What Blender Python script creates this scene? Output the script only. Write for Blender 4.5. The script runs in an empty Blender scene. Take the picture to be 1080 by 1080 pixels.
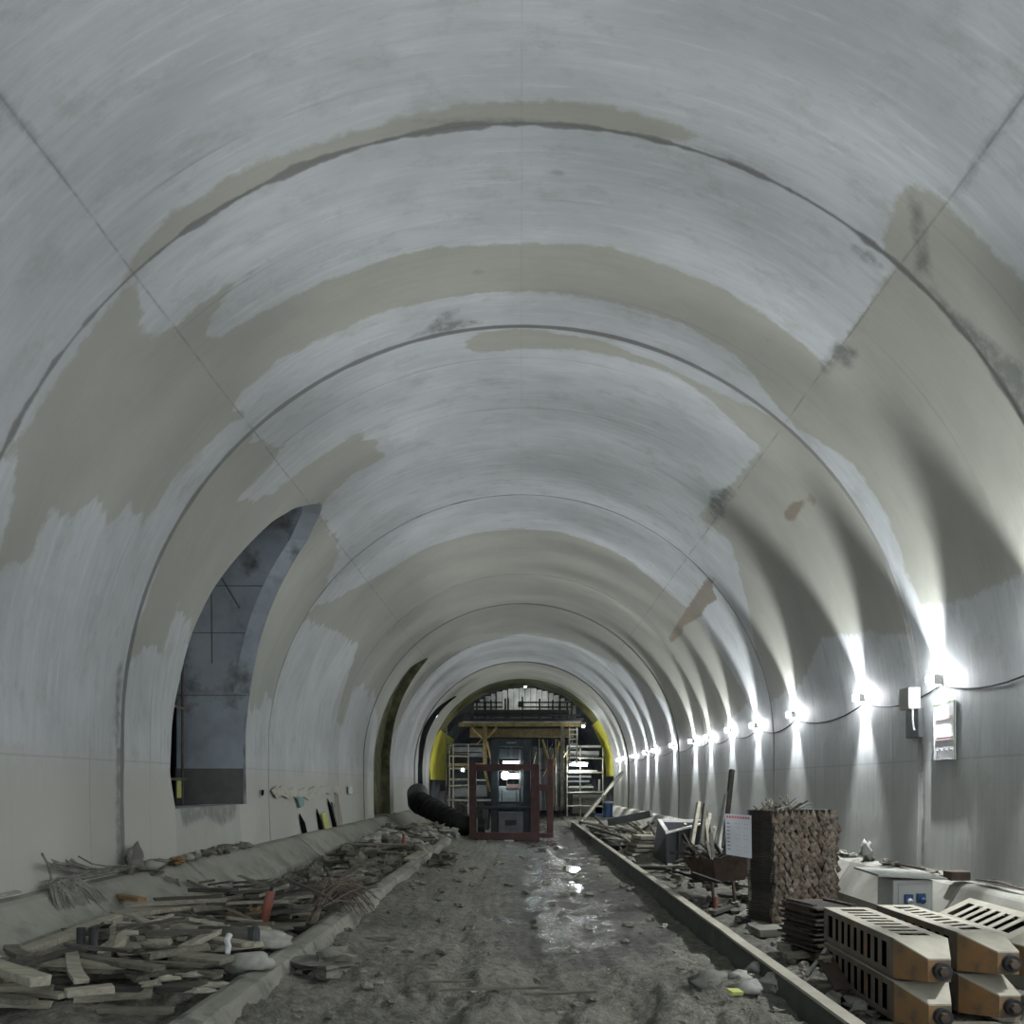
import bpy, math, random
import numpy as np
from mathutils import Vector, Matrix, noise as mn

SC = bpy.context.scene
COL = SC.collection
RND = random.Random(7)
F = 900.0            # focal length in pixels of a 1080 frame
VX, VZ = 550.0, 828.0  # vanishing point of the tunnel axis
EYE = 1.88           # camera height over the tunnel floor
# everything below is laid out with the camera height as z = 0; the scene is lifted by EYE at the end

# ------------------------------------------------------------------ materials
def new_mat(name):
    m = bpy.data.materials.new(name); m.use_nodes = True
    nt = m.node_tree; nt.nodes.clear()
    out = nt.nodes.new('ShaderNodeOutputMaterial'); b = nt.nodes.new('ShaderNodeBsdfPrincipled')
    nt.links.new(b.outputs[0], out.inputs[0])
    return m, nt, b
def N(nt, t, **kw):
    n = nt.nodes.new(t)
    for k, v in kw.items(): setattr(n, k, v)
    return n
def val(nt, x, sock):
    if isinstance(x, (int, float)): sock.default_value = x
    elif isinstance(x, tuple): sock.default_value = x if len(x) == 4 else (*x, 1)
    else: nt.links.new(x, sock)
def math_n(nt, op, a, b=0.0, c=0.0, clamp=False):
    n = N(nt, 'ShaderNodeMath', operation=op, use_clamp=clamp)
    val(nt, a, n.inputs[0]); val(nt, b, n.inputs[1]); val(nt, c, n.inputs[2])
    return n.outputs[0]
def mix_c(nt, f, a, b):
    n = N(nt, 'ShaderNodeMix', data_type='RGBA')
    val(nt, f, n.inputs[0]); val(nt, a, n.inputs[6]); val(nt, b, n.inputs[7])
    return n.outputs[2]
def maprange(nt, v, a, b, c=0.0, d=1.0):
    n = N(nt, 'ShaderNodeMapRange'); val(nt, v, n.inputs[0])
    for i, x in zip((1, 2, 3, 4), (a, b, c, d)): n.inputs[i].default_value = x
    return n.outputs[0]
def noise_n(nt, vec, scale, detail=3, rough=.55):
    n = N(nt, 'ShaderNodeTexNoise'); n.inputs['Scale'].default_value = scale
    n.inputs['Detail'].default_value = detail; n.inputs['Roughness'].default_value = rough
    if vec is not None: nt.links.new(vec, n.inputs['Vector'])
    return n.outputs['Fac']
def vscale(nt, vec, s):
    n = N(nt, 'ShaderNodeMapping'); nt.links.new(vec, n.inputs[0]); n.inputs['Scale'].default_value = s
    return n.outputs[0]
def bump(nt, h, b, strength=.3, dist=.02):
    n = N(nt, 'ShaderNodeBump'); nt.links.new(h, n.inputs['Height'])
    n.inputs['Strength'].default_value = strength; n.inputs['Distance'].default_value = dist
    nt.links.new(n.outputs[0], b.inputs['Normal'])

def simple(name, c1, c2=None, rough=.7, metal=0.0, scale=6.0, stretch=(1, 1, 1), vary=.25, bmp=.2, dirt=None, dirt_amt=.5):
    """noise-mottled surface; per-object brightness variation"""
    m, nt, b = new_mat(name)
    tc = N(nt, 'ShaderNodeTexCoord').outputs['Object']
    c2 = c2 or tuple(x*.7 for x in c1)
    v = vscale(nt, tc, stretch)
    n1 = noise_n(nt, v, scale, 5, .6)
    col = mix_c(nt, maprange(nt, n1, .3, .7), c1, c2)
    if dirt:
        n2 = noise_n(nt, tc, scale*.6, 4, .65)
        col = mix_c(nt, maprange(nt, n2, .62-.3*dirt_amt, .72-.2*dirt_amt), col, dirt)
    if vary:
        oi = N(nt, 'ShaderNodeObjectInfo').outputs['Random']
        hsv = N(nt, 'ShaderNodeHueSaturation'); nt.links.new(col, hsv.inputs['Color'])
        nt.links.new(maprange(nt, oi, 0, 1, 1-vary, 1+vary), hsv.inputs['Value'])
        col = hsv.outputs[0]
    nt.links.new(col, b.inputs['Base Color'])
    b.inputs['Roughness'].default_value = rough; b.inputs['Metallic'].default_value = metal
    if bmp: bump(nt, noise_n(nt, v, scale*4, 4), b, bmp, .01)
    return m
def emit(name, col, strength):
    m, nt, b = new_mat(name)
    b.inputs['Base Color'].default_value = (.8, .8, .8, 1)
    b.inputs['Emission Color'].default_value = (*col, 1); b.inputs['Emission Strength'].default_value = strength
    return m

WHITE = (.50, .525, .53); BEIGE = (.345, .35, .30); KICK = (.385, .38, .325)

def lining_mat():
    m, nt, b = new_mat('cast concrete lining')
    uv = N(nt, 'ShaderNodeUVMap', uv_map='UVMap').outputs[0]      # (s along the arc, d along the tunnel) in metres
    sep = N(nt, 'ShaderNodeSeparateXYZ'); nt.links.new(uv, sep.inputs[0])
    s, d = sep.outputs[0], sep.outputs[1]
    def attr(n): return N(nt, 'ShaderNodeAttribute', attribute_name=n).outputs['Fac']
    streak = noise_n(nt, vscale(nt, uv, (.9, 14, 1)), 1.0, 5, .65)
    fine = noise_n(nt, vscale(nt, uv, (3, 60, 1)), 1.0, 3, .6)
    broad = noise_n(nt, vscale(nt, uv, (.5, .9, 1)), 1.0, 4, .6)
    blot = noise_n(nt, uv, 5.0, 5, .7)
    edge_n = math_n(nt, 'MULTIPLY', math_n(nt, 'SUBTRACT', blot, .5), .22)
    be = math_n(nt, 'ADD', attr('beige'), edge_n)
    bf = maprange(nt, be, -.02, .03)
    w = mix_c(nt, maprange(nt, broad, .35, .65), WHITE, tuple(x*.78 for x in WHITE))
    w = mix_c(nt, maprange(nt, noise_n(nt, vscale(nt, uv, (.9, 5, 1)), 1.3, 5, .7), .5, .72, 0, .5), w, (.33, .34, .325))
    w = mix_c(nt, maprange(nt, streak, .45, .75, 0, .55), w, (.36, .375, .38))
    w = mix_c(nt, maprange(nt, streak, .43, .28, 0, .5), w, (.61, .635, .645))
    w = mix_c(nt, maprange(nt, noise_n(nt, vscale(nt, uv, (1.6, 2.6, 1)), 1.0, 7, .75), .52, .68, 0, .6), w, (.29, .292, .268))
    g = mix_c(nt, maprange(nt, broad, .35, .7), BEIGE, tuple(x*.82 for x in BEIGE))
    g = mix_c(nt, maprange(nt, streak, .5, .8, 0, .3), g, (.24, .24, .20))
    kf = math_n(nt, 'MULTIPLY', attr('kick'), .95)
    w = mix_c(nt, kf, w, KICK)
    col = mix_c(nt, bf, w, g)
    # raw brown / rusty breakouts
    br = math_n(nt, 'ADD', attr('brown'), math_n(nt, 'MULTIPLY', edge_n, .8))
    col = mix_c(nt, maprange(nt, br, -.01, .03, 0, .85), col, mix_c(nt, blot, (.10, .075, .055), (.27, .22, .15)))
    dk = math_n(nt, 'ADD', attr('dark'), math_n(nt, 'MULTIPLY', edge_n, .6))
    col = mix_c(nt, math_n(nt, 'MULTIPLY', maprange(nt, dk, -.03, .06, 0, .75), maprange(nt, blot, .36, .54, .3, 1)), col, (.10, .11, .10))
    # seams between pours (dirty, uneven) and the two lengthwise joints
    wob = math_n(nt, 'MULTIPLY', math_n(nt, 'SUBTRACT', noise_n(nt, vscale(nt, uv, (1.2, 1.2, 1)), 1.5, 4), .42), .16)
    sm = math_n(nt, 'SUBTRACT', attr('edge'), math_n(nt, 'MAXIMUM', math_n(nt, 'MULTIPLY', wob, maprange(nt, math_n(nt, 'ABSOLUTE', math_n(nt, 'SUBTRACT', d, 7.45)), .1, .5, 1.3, .5)), .004))
    col = mix_c(nt, maprange(nt, sm, 0.0, .025, .85, 0), col, (.12, .12, .11))
    for sj, w0 in ((-3.69, .012), (3.59, .012), (0.0, .0)):
        dd = math_n(nt, 'ABSOLUTE', math_n(nt, 'SUBTRACT', s, sj))
        gate = maprange(nt, noise_n(nt, uv, 3.0, 3), .35, .55)
        col = mix_c(nt, math_n(nt, 'MULTIPLY', maprange(nt, dd, w0*.3, w0*.3+.014, .55 if w0 else .2, 0), gate), col, (.14, .14, .13))
    # horizontal kicker joint
    for sj in (-8.30, 8.30):
        dd = math_n(nt, 'ABSOLUTE', math_n(nt, 'SUBTRACT', s, sj))
        col = mix_c(nt, maprange(nt, dd, .004, .018, .35, 0), col, (.2, .2, .19))
    # faint form panel rings each 1.5 m
    md = math_n(nt, 'ABSOLUTE', math_n(nt, 'SUBTRACT', math_n(nt, 'FRACT', math_n(nt, 'MULTIPLY', d, 1/1.53)), .5))
    col = mix_c(nt, math_n(nt, 'MULTIPLY', maprange(nt, md, .004, .012, .5, 0), maprange(nt, noise_n(nt, vscale(nt, uv, (.25, .6, 1)), 1.0, 2), .45, .62)), col, (.2, .2, .2))
    # pits and short dark marks
    pn = noise_n(nt, vscale(nt, uv, (3, 9, 1)), 1.0, 6, .8)
    col = mix_c(nt, maprange(nt, pn, .655, .73, 0, .6), col, (.12, .12, .11))
    col = mix_c(nt, maprange(nt, fine, .3, .75, .10, 0), col, (.25, .25, .24))
    nt.links.new(col, b.inputs['Base Color']); b.inputs['Roughness'].default_value = .62
    h = math_n(nt, 'ADD', math_n(nt, 'MULTIPLY', streak, .6), math_n(nt, 'MULTIPLY', broad, 2.0))
    bump(nt, h, b, .25, .03)
    return m
M = {}
M['lining'] = lining_mat()

def mud_mat():
    m, nt, b = new_mat('muddy tunnel floor')
    geo = N(nt, 'ShaderNodeTexCoord').outputs['Object']
    att = N(nt, 'ShaderNodeAttribute', attribute_name='wet').outputs['Fac']
    n1 = noise_n(nt, geo, 1.3, 6, .65); n2 = noise_n(nt, geo, 9.0, 6, .7); n3 = noise_n(nt, vscale(nt, geo, (1, .25, 1)), 2.2, 5, .6)
    dry = mix_c(nt, maprange(nt, n2, .35, .65), (.27, .262, .215), (.11, .105, .083))
    wet = mix_c(nt, maprange(nt, n2, .35, .65), (.085, .079, .06), (.03, .028, .022))
    f = math_n(nt, 'ADD', att, math_n(nt, 'MULTIPLY', math_n(nt, 'SUBTRACT', n1, .5), 1.6))
    ff = maprange(nt, f, .35, .62)
    nt.links.new(mix_c(nt, ff, dry, wet), b.inputs['Base Color'])
    pool = maprange(nt, math_n(nt, 'ADD', f, math_n(nt, 'MULTIPLY', math_n(nt, 'SUBTRACT', n3, .5), 1.2)), .75, .95)
    nt.links.new(math_n(nt, 'SUBTRACT', math_n(nt, 'SUBTRACT', .92, math_n(nt, 'MULTIPLY', ff, .35)), math_n(nt, 'MULTIPLY', pool, .42)), b.inputs['Roughness'])
    bn = N(nt, 'ShaderNodeBump'); bn.inputs['Distance'].default_value = .11
    nt.links.new(math_n(nt, 'SUBTRACT', 1.0, math_n(nt, 'MULTIPLY', pool, .75)), bn.inputs['Strength'])
    nt.links.new(math_n(nt, 'ADD', n2, math_n(nt, 'MULTIPLY', noise_n(nt, geo, 30, 4, .7), .4)), bn.inputs['Height'])
    nt.links.new(bn.outputs[0], b.inputs['Normal'])
    return m
M['mud'] = mud_mat()
M['bench'] = simple('bench concrete', (.29, .285, .245), (.21, .205, .17), .85, scale=2.2, vary=.08, dirt=(.16, .155, .13), dirt_amt=.45)
M['kerb'] = simple('dirty kerb concrete', (.27, .262, .22), (.17, .165, .135), .9, scale=5, stretch=(1, .3, 1), vary=0, dirt=(.10, .10, .08), dirt_amt=.35)
M['passage'] = simple('cross passage concrete', (.44, .48, .52), (.29, .315, .34), .8, scale=1.4, vary=.05, dirt=(.12, .12, .11), dirt_amt=.3)
M['raw'] = simple('raw sprayed concrete', (.17, .165, .13), (.07, .065, .05), .95, scale=3, vary=.0, bmp=.8)
M['raw_green'] = simple('stained sprayed concrete', (.17, .175, .09), (.05, .045, .03), .95, scale=2.5, vary=.0, bmp=.8)
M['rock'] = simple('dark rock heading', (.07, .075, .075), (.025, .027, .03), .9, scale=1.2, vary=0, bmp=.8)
M['wood'] = simple('weathered scrap timber', (.215, .20, .155), (.10, .09, .068), .85, scale=5, stretch=(1, 6, 6), vary=.45)
M['wood_pale'] = simple('pale dusty timber', (.33, .31, .245), (.19, .175, .13), .85, scale=5, stretch=(1, 6, 6), vary=.2)
M['ply'] = simple('dark stained plywood', (.075, .07, .055), (.035, .033, .027), .8, scale=4, stretch=(1, 5, 5), vary=.4)
M['orange_wood'] = simple('orange timber', (.26, .155, .06), (.15, .10, .045), .8, scale=4, stretch=(1, 5, 5), vary=.1)
M['rust'] = simple('rusted steel', (.10, .068, .048), (.045, .034, .027), .75, .3, scale=9, vary=.35)
M['rebar'] = simple('dull reinforcing bar', (.16, .13, .11), (.08, .07, .06), .65, .4, scale=9, vary=.3)
M['sheet_rust'] = simple('rusty rib lath', (.56, .48, .375), (.08, .065, .052), .75, 0, scale=14, vary=.1, dirt=(.20, .10, .065), dirt_amt=.3, bmp=.1)
M['sheet_side'] = simple('dark lath sides', (.07, .06, .05), (.03, .027, .023), .85, .1, scale=12, vary=.3)
M['dust_steel'] = simple('dust covered steel', (.41, .385, .31), (.30, .28, .22), .85, 0, scale=5, vary=.06)
M['brown_steel'] = simple('brown stained steel', (.17, .145, .11), (.10, .085, .065), .7, .2, scale=4, vary=.08, dirt=(.32, .15, .05), dirt_amt=.1)
M['orange_steel'] = simple('orange primer steel', (.29, .155, .055), (.14, .105, .07), .65, .2, scale=5, vary=.08, dirt=(.09, .075, .055), dirt_amt=.35)
M['dark_steel'] = simple('dark steel', (.045, .048, .05), (.022, .024, .026), .55, .5, scale=6, vary=.15)
M['blue_dark'] = simple('dark blue grey machine paint', (.022, .032, .038), (.01, .015, .018), .5, .3, scale=3, vary=0)
M['red_frame'] = simple('dull red painted steel', (.095, .04, .035), (.045, .023, .021), .6, .2, scale=5, vary=0)
M['red'] = simple('red paint', (.28, .085, .06), (.17, .06, .045), .55, 0, scale=7, vary=.1)
M['yellow_steel'] = simple('yellow painted steel', (.32, .24, .08), (.13, .10, .045), .6, .1, scale=4, vary=.15)
M['scaff'] = simple('galvanised scaffold tube', (.30, .29, .22), (.12, .12, .10), .5, .4, scale=6, vary=.3)
M['membrane'] = simple('yellow waterproof membrane', (.46, .43, .04), (.30, .28, .035), .45, 0, scale=1.0, vary=0, bmp=.5)
M['membrane_olive'] = simple('olive soiled membrane', (.13, .122, .03), (.06, .06, .02), .6, 0, scale=1.5, vary=0, bmp=.5)
M['black'] = simple('black rubber', (.018, .019, .02), (.010, .010, .011), .6, 0, scale=5, vary=0)
M['white_paint'] = simple('off white enamel', (.52, .53, .50), (.42, .43, .40), .5, 0, scale=3, vary=0, bmp=.05)
M['board_white'] = simple('white notice board', (.50, .51, .54), (.44, .45, .48), .6, 0, scale=2, vary=0, bmp=0)
M['board_ink'] = simple('grey print', (.12, .12, .14), None, .7, 0, vary=0, bmp=0)
M['board_red'] = simple('red print', (.50, .14, .15), None, .7, 0, vary=0, bmp=0)
M['pink_print'] = simple('faded red print', (.58, .42, .43), None, .7, 0, vary=0, bmp=0)
M['green_paint'] = simple('green edging', (.2, .33, .12), None, .7, 0, vary=0, bmp=0)
M['blue'] = simple('blue socket plastic', (.05, .11, .26), (.03, .07, .16), .4, 0, vary=0, bmp=0)
M['sack'] = simple('pale cement sack', (.36, .355, .32), (.21, .205, .18), .9, 0, scale=6, vary=.15)
M['stone'] = simple('grey broken concrete', (.21, .203, .165), (.11, .106, .085), .95, 0, scale=6, vary=.3, bmp=.6)
M['cloth'] = simple('dusty grey cloth', (.18, .175, .15), (.08, .078, .066), .95, 0, scale=8, vary=.3)
M['strip_yellow'] = simple('yellow hazard strip', (.50, .52, .12), (.38, .38, .15), .7, 0, scale=9, vary=0)
M['teal'] = simple('teal rag', (.15, .33, .32), (.2, .25, .22), .8, 0, scale=9, vary=0)
M['slit_shade'] = simple('black shade of voids', (.008, .008, .0075), None, 1, 0, vary=0)  # near black that paints the shade within slots and tears
for n_ in M['slit_shade'].node_tree.nodes:
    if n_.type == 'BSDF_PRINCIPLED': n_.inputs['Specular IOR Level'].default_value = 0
M['grey_panel'] = simple('grey formwork panel', (.13, .14, .14), (.07, .075, .078), .6, .1, scale=2, vary=.25)
M['pale_panel'] = simple('pale formwork plate', (.33, .34, .30), (.17, .175, .155), .6, .1, scale=2, vary=.2)
M['lamp_glow'] = emit('lit lamp bulb', (.93, .96, 1.0), 230)
M['tube_glow'] = emit('lit fluorescent tube', (.93, .98, 1.0), 9)
M['head_glow'] = emit('lit headlamp', (.80, .97, 1.0), 14)
M['hose_white'] = simple('white plastic', (.6, .6, .6), None, .5, 0, vary=0, bmp=0)

# ------------------------------------------------------------------ mesh builder
class MB:
    def __init__(self): self.v = []; self.f = []
    def add(self, vs, fs):
        o = len(self.v); self.v += [tuple(x) for x in vs]; self.f += [tuple(i+o for i in q) for q in fs]; return self
    def box(self, c, size, R=None, taper=None, jit=0.0):
        vs = []
        for x in (-.5, .5):
            for y in (-.5, .5):
                for z in (-.5, .5):
                    k = 1.0
                    if taper and z > 0: k = taper
                    p = Vector((x*size[0]*k, y*size[1]*k, z*size[2]))
                    if jit: p += Vector([RND.uniform(-jit, jit) for _ in range(3)])
                    if R is not None: p = R @ p
                    vs.append(p + Vector(c))
        return self.add(vs, [(0, 1, 3, 2), (4, 6, 7, 5), (0, 4, 5, 1), (2, 3, 7, 6), (0, 2, 6, 4), (1, 5, 7, 3)])
    def b(self, x0, x1, y0, y1, z0, z1): return self.box(((x0+x1)/2, (y0+y1)/2, (z0+z1)/2), (abs(x1-x0), abs(y1-y0), abs(z1-z0)))
    def tube(self, pts, r, n=8, r2=None, caps=True):
        pts = [Vector(p) for p in pts]; r2 = r if r2 is None else r2
        rings = []; up = Vector((0, 0, 1)); prev = None
        for i, p in enumerate(pts):
            t = (pts[min(i+1, len(pts)-1)] - pts[max(i-1, 0)])
            t = t.normalized() if t.length > 1e-9 else Vector((0, 0, 1))
            if prev is None:
                a = t.cross(up)
                if a.length < 1e-3: a = t.cross(Vector((1, 0, 0)))
            else: a = prev - t*prev.dot(t)
            a.normalize(); prev = a; bb = t.cross(a)
            rr = r + (r2-r)*i/max(1, len(pts)-1)
            rings.append([p + a*rr*math.cos(2*math.pi*k/n) + bb*rr*math.sin(2*math.pi*k/n) for k in range(n)])
        vs = [q for ring in rings for q in ring]; fs = []
        for i in range(len(rings)-1):
            for k in range(n): fs.append((i*n+k, i*n+(k+1) % n, (i+1)*n+(k+1) % n, (i+1)*n+k))
        if caps: fs.append(tuple(range(n))[::-1]); fs.append(tuple((len(rings)-1)*n+k for k in range(n)))
        return self.add(vs, fs)
    def prism(self, poly, axis, a, bb):
        """polygon in the two other axes extruded along axis ('x','y','z') from a to bb"""
        def P(u, w, t): return {'x': (t, u, w), 'y': (u, t, w), 'z': (u, w, t)}[axis]
        n = len(poly); vs = [P(u, w, a) for u, w in poly] + [P(u, w, bb) for u, w in poly]
        fs = [tuple(range(n))[::-1], tuple(range(n, 2*n))] + [(i, (i+1) % n, n+(i+1) % n, n+i) for i in range(n)]
        return self.add(vs, fs)
    def blob(self, c, size, seed=0, rough=.25, n=8, m=6, R=None):
        vs = []; fs = []; c = Vector(c)
        for j in range(m+1):
            th = math.pi*j/m
            for i in range(n):
                ph = 2*math.pi*i/n
                p = Vector((math.sin(th)*math.cos(ph), math.sin(th)*math.sin(ph), math.cos(th)))
                k = 1 + rough*mn.noise(p*1.7 + Vector((seed*3.1, seed*1.7, 0)))*2
                q = Vector((p.x*size[0]/2*k, p.y*size[1]/2*k, p.z*size[2]/2*k))
                if R is not None: q = R @ q
                vs.append(q + c)
        for j in range(m):
            for i in range(n): fs.append((j*n+i, (j+1)*n+i, (j+1)*n+(i+1) % n, j*n+(i+1) % n))
        return self.add(vs, fs)
    def build(self, name, mat, parent=None, local=False, smooth=False, bevel=0):
        vs = [Vector(p) for p in self.v]
        if parent is not None:
            o0 = Vector((0, 0, 0)) if local else wloc(parent)
        else:
            xs = [p.x for p in vs]; ys = [p.y for p in vs]; zs = [p.z for p in vs]
            o0 = Vector(((min(xs)+max(xs))/2, (min(ys)+max(ys))/2, min(zs)))
        me = bpy.data.meshes.new(name); me.from_pydata([tuple(p-o0) for p in vs], [], self.f); me.update()
        import bmesh
        bm = bmesh.new(); bm.from_mesh(me); bmesh.ops.remove_doubles(bm, verts=bm.verts, dist=1e-5)
        bmesh.ops.recalc_face_normals(bm, faces=bm.faces); bm.to_mesh(me); bm.free()
        if smooth:
            for p in me.polygons: p.use_smooth = True
        me.materials.append(M[mat] if isinstance(mat, str) else mat)
        o = bpy.data.objects.new(name, me); COL.objects.link(o)
        if parent is not None: o.parent = parent
        else: o.location = o0
        if bevel:
            md = o.modifiers.new('bevel', 'BEVEL'); md.width = bevel; md.segments = 1; md.limit_method = 'ANGLE'
        return o
def wloc(o):
    l = Vector(o.location); 
    while o.parent: o = o.parent; l += o.location
    return l
def tag(o, label=None, cat=None, group=None, kind=None):
    if label: o['label'] = label
    if cat: o['category'] = cat
    if group: o['group'] = group
    if kind: o['kind'] = kind
    return o
def thing(name, loc, label, cat, group=None, R=None):
    o = bpy.data.objects.new(name, None); COL.objects.link(o); o.location = loc; o.empty_display_size = .2
    if R is not None: o.rotation_euler = R
    return tag(o, label, cat, group)
def copy_tree(o, parent=None):
    c = o.copy(); COL.objects.link(c)
    if parent is not None: c.parent = parent
    for ch in list(o.children): copy_tree(ch, c)
    return c
def at_z(px, py, z): d = F*(-z)/(py-VZ); return Vector(((px-VX)*d/F, d, z))
def at_d(px, py, d): return Vector(((px-VX)*d/F, d, (VZ-py)*d/F))
def euler(rx, ry, rz): return Matrix.Rotation(rz, 3, 'Z') @ Matrix.Rotation(ry, 3, 'Y') @ Matrix.Rotation(rx, 3, 'X')

# ------------------------------------------------------------------ tunnel lining
RW, ZC, ZB = 5.0, .75, -1.12
SARC = RW*math.pi/2
def prof(s, dr=0.0):
    R = RW + dr
    if abs(s) <= SARC:
        a = s/RW; return R*math.sin(a), ZC + R*math.cos(a)
    e = abs(s) - SARC; sg = 1 if s > 0 else -1
    return sg*(R - .03*max(0, e-1.0)), ZC - e
SMAX = SARC + ZC - ZB
def pix_sd(px, py):
    dx, dz = px-VX, VZ-py
    # arc branch
    a = dx*dx+dz*dz; b_ = -2*dz*ZC; c = ZC*ZC-RW*RW
    k = (-b_+math.sqrt(b_*b_-4*a*c))/(2*a)
    if dz*k >= ZC: return RW*math.atan2(dx*k, dz*k-ZC), F*k
    k = RW/max(abs(dx), 1.0); s = SARC + (ZC-dz*k)
    return (s if dx > 0 else -s), F*k
def poly_sd(pts, sub=4):
    out = []
    for i in range(len(pts)):
        a, b = pts[i], pts[(i+1) % len(pts)]
        for k in range(sub):
            t = k/sub; out.append(pix_sd(a[0]+(b[0]-a[0])*t, a[1]+(b[1]-a[1])*t))
    return np.array(out)
def sdf(poly, S, D):
    """signed distance, positive inside"""
    dist = np.full(S.shape, 1e9); inside = np.zeros(S.shape, bool)
    n = len(poly)
    for i in range(n):
        a = poly[i]; b = poly[(i+1) % n]; e = b-a; L = (e*e).sum()
        if L < 1e-12: continue
        t = np.clip(((S-a[0])*e[0]+(D-a[1])*e[1])/L, 0, 1)
        dd = (S-a[0]-t*e[0])**2+(D-a[1]-t*e[1])**2; dist = np.minimum(dist, dd)
        c = ((a[1] > D) != (b[1] > D))
        with np.errstate(divide='ignore', invalid='ignore'):
            xx = (b[0]-a[0])*(D-a[1])/(b[1]-a[1]) + a[0]
        inside ^= (c & (S < xx))
    dist = np.sqrt(dist)
    return np.where(inside, dist, -dist)
DA, DB, DC, DD, DE, DF, DG, DEND = 7.45, 10.72, 16.9, 23.25, 27.1, 33.1, 39.8, 46.0
# areas of bare beige concrete and of white wash, traced on the lining: (kind, min d, max d, outline)
AREAS = [
 ('b', DA, DB, [(142, 297), (163, 325), (152, 352), (163, 360), (187, 345), (200, 332), (233, 307), (283, 277), (240, 310), (223, 337), (220, 365), (227, 362),
   (287, 327), (333, 303), (360, 295), (400, 277), (450, 265), (547, 258), (630, 260), (687, 277), (753, 303), (803, 333), (853, 370), (867, 387), (950, 275), (1400, -300), (1700, 500), (1085, 600),
   (1003, 637), (970, 640), (953, 607), (940, 560), (920, 523), (900, 493), (880, 478), (833, 450), (830, 442), (810, 420), (780, 380), (727, 347), (670, 328), (597, 312), (520, 310), (467, 317), (400, 333), (340, 360), (293, 383), (250, 422), (263, 443),
   (243, 447), (227, 467), (200, 487), (187, 503), (177, 523), (153, 553), (143, 533), (110, 557), (100, 537), (67, 550), (58, 540), (47, 557), (33, 597), (3, 600), (2, 587), (13, 547), (23, 497), (18, 483), (2, 488), (-6, 475), (13, 470),
   (20, 470), (43, 433), (60, 403), (80, 380), (93, 353), (123, 320)]),
 ('b', DB, DC, [(258, 455), (287, 473), (297, 473), (290, 487), (257, 520), (283, 525), (300, 510), (320, 493), (360, 467), (377, 455), (397, 467), (390, 477), (410, 480), (373, 500), (343, 527), (338, 545), (343, 553),
   (353, 567), (362, 578), (350, 603), (343, 623), (350, 633), (390, 613), (417, 597), (450, 577), (500, 562), (543, 558), (587, 560), (633, 575), (660, 583),
   (660, 640), (560, 620), (430, 660), (378, 680), (320, 657), (307, 687), (300, 710), (290, 743), (281, 728), (275, 748), (270, 740), (264, 752), (262, 733), (200, 760), (205, 660), (196, 700), (201, 652), (190, 632), (180, 660), (168, 695), (160, 683), (143, 688), (135, 700), (140, 670), (152, 640), (180, 560), (215, 500)]),
 ('b', DB, DC, [(520, 348), (560, 346), (640, 360), (700, 385), (760, 415), (830, 445), (900, 500), (960, 640), (968, 670), (921, 668), (868, 672), (844, 723), (805, 745), (790, 640), (770, 570), (735, 545), (800, 480), (803, 474), (747, 420), (707, 393), (653, 377), (603, 368), (550, 368), (500, 372), (480, 366)]),
 ('b', DC, DF, [(350, 633), (390, 613), (417, 597), (450, 577), (500, 562), (543, 558), (587, 560), (633, 575), (660, 588), (701, 622), (735, 650), (790, 740), (760, 770), (720, 780), (700, 740),
   (660, 705), (600, 677), (547, 668), (487, 688), (455, 716), (430, 744), (413, 780), (412, 840), (398, 850), (397, 735), (393, 728), (390, 735), (383, 722), (372, 730), (362, 767), (355, 760), (367, 713), (378, 680), (340, 660), (310, 650)]),
 ('b', DB, DC, [(530, 556), (600, 560), (701, 622), (735, 650), (700, 700), (500, 700), (420, 700), (360, 690), (330, 660), (345, 640), (350, 633), (390, 613), (417, 597), (450, 577), (500, 562)]),
 ('w', DC, DE, [(320, 658), (378, 681), (367, 713), (355, 760), (361, 771), (355, 830), (268, 830), (268, 745), (290, 743), (300, 710), (307, 687)]),
 ('sd', DG, DEND+1, [(-12, DG-1), (12, DG-1), (12, 50), (-12, 50)]),
 ('b', 5.0, DA, [(945, 205), (962, 195), (990, 212), (1060, 280), (1200, 420), (1300, 560), (1085, 560), (1060, 470), (1000, 360), (940, 290), (927, 262)]),
 ('b', 5.0, DA, [(128, 302), (142, 272), (180, 228), (215, 212), (235, 190), (300, 165), (425, 125), (480, 112), (540, 108), (610, 108), (680, 122), (720, 136), (735, 150), (640, 148), (545, 145), (430, 152), (330, 190), (200, 262), (150, 302), (136, 310)]),
]
BROWN = [(0, 60, [(756, 604), (752, 622), (757, 632), (745, 640), (740, 650), (722, 660), (720, 668), (708, 679), (705, 672), (715, 655), (725, 640), (735, 625), (745, 610)]),
         (0, 60, [(826, 540), (836, 528), (848, 527), (862, 515), (860, 532), (845, 538), (838, 550), (828, 552)]),
         (0, DA, [(908, 226), (914, 226), (913, 236), (909, 236)]),
         (DC, DE, [(352, 835), (356, 830), (362, 870), (352, 876)])]
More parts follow.
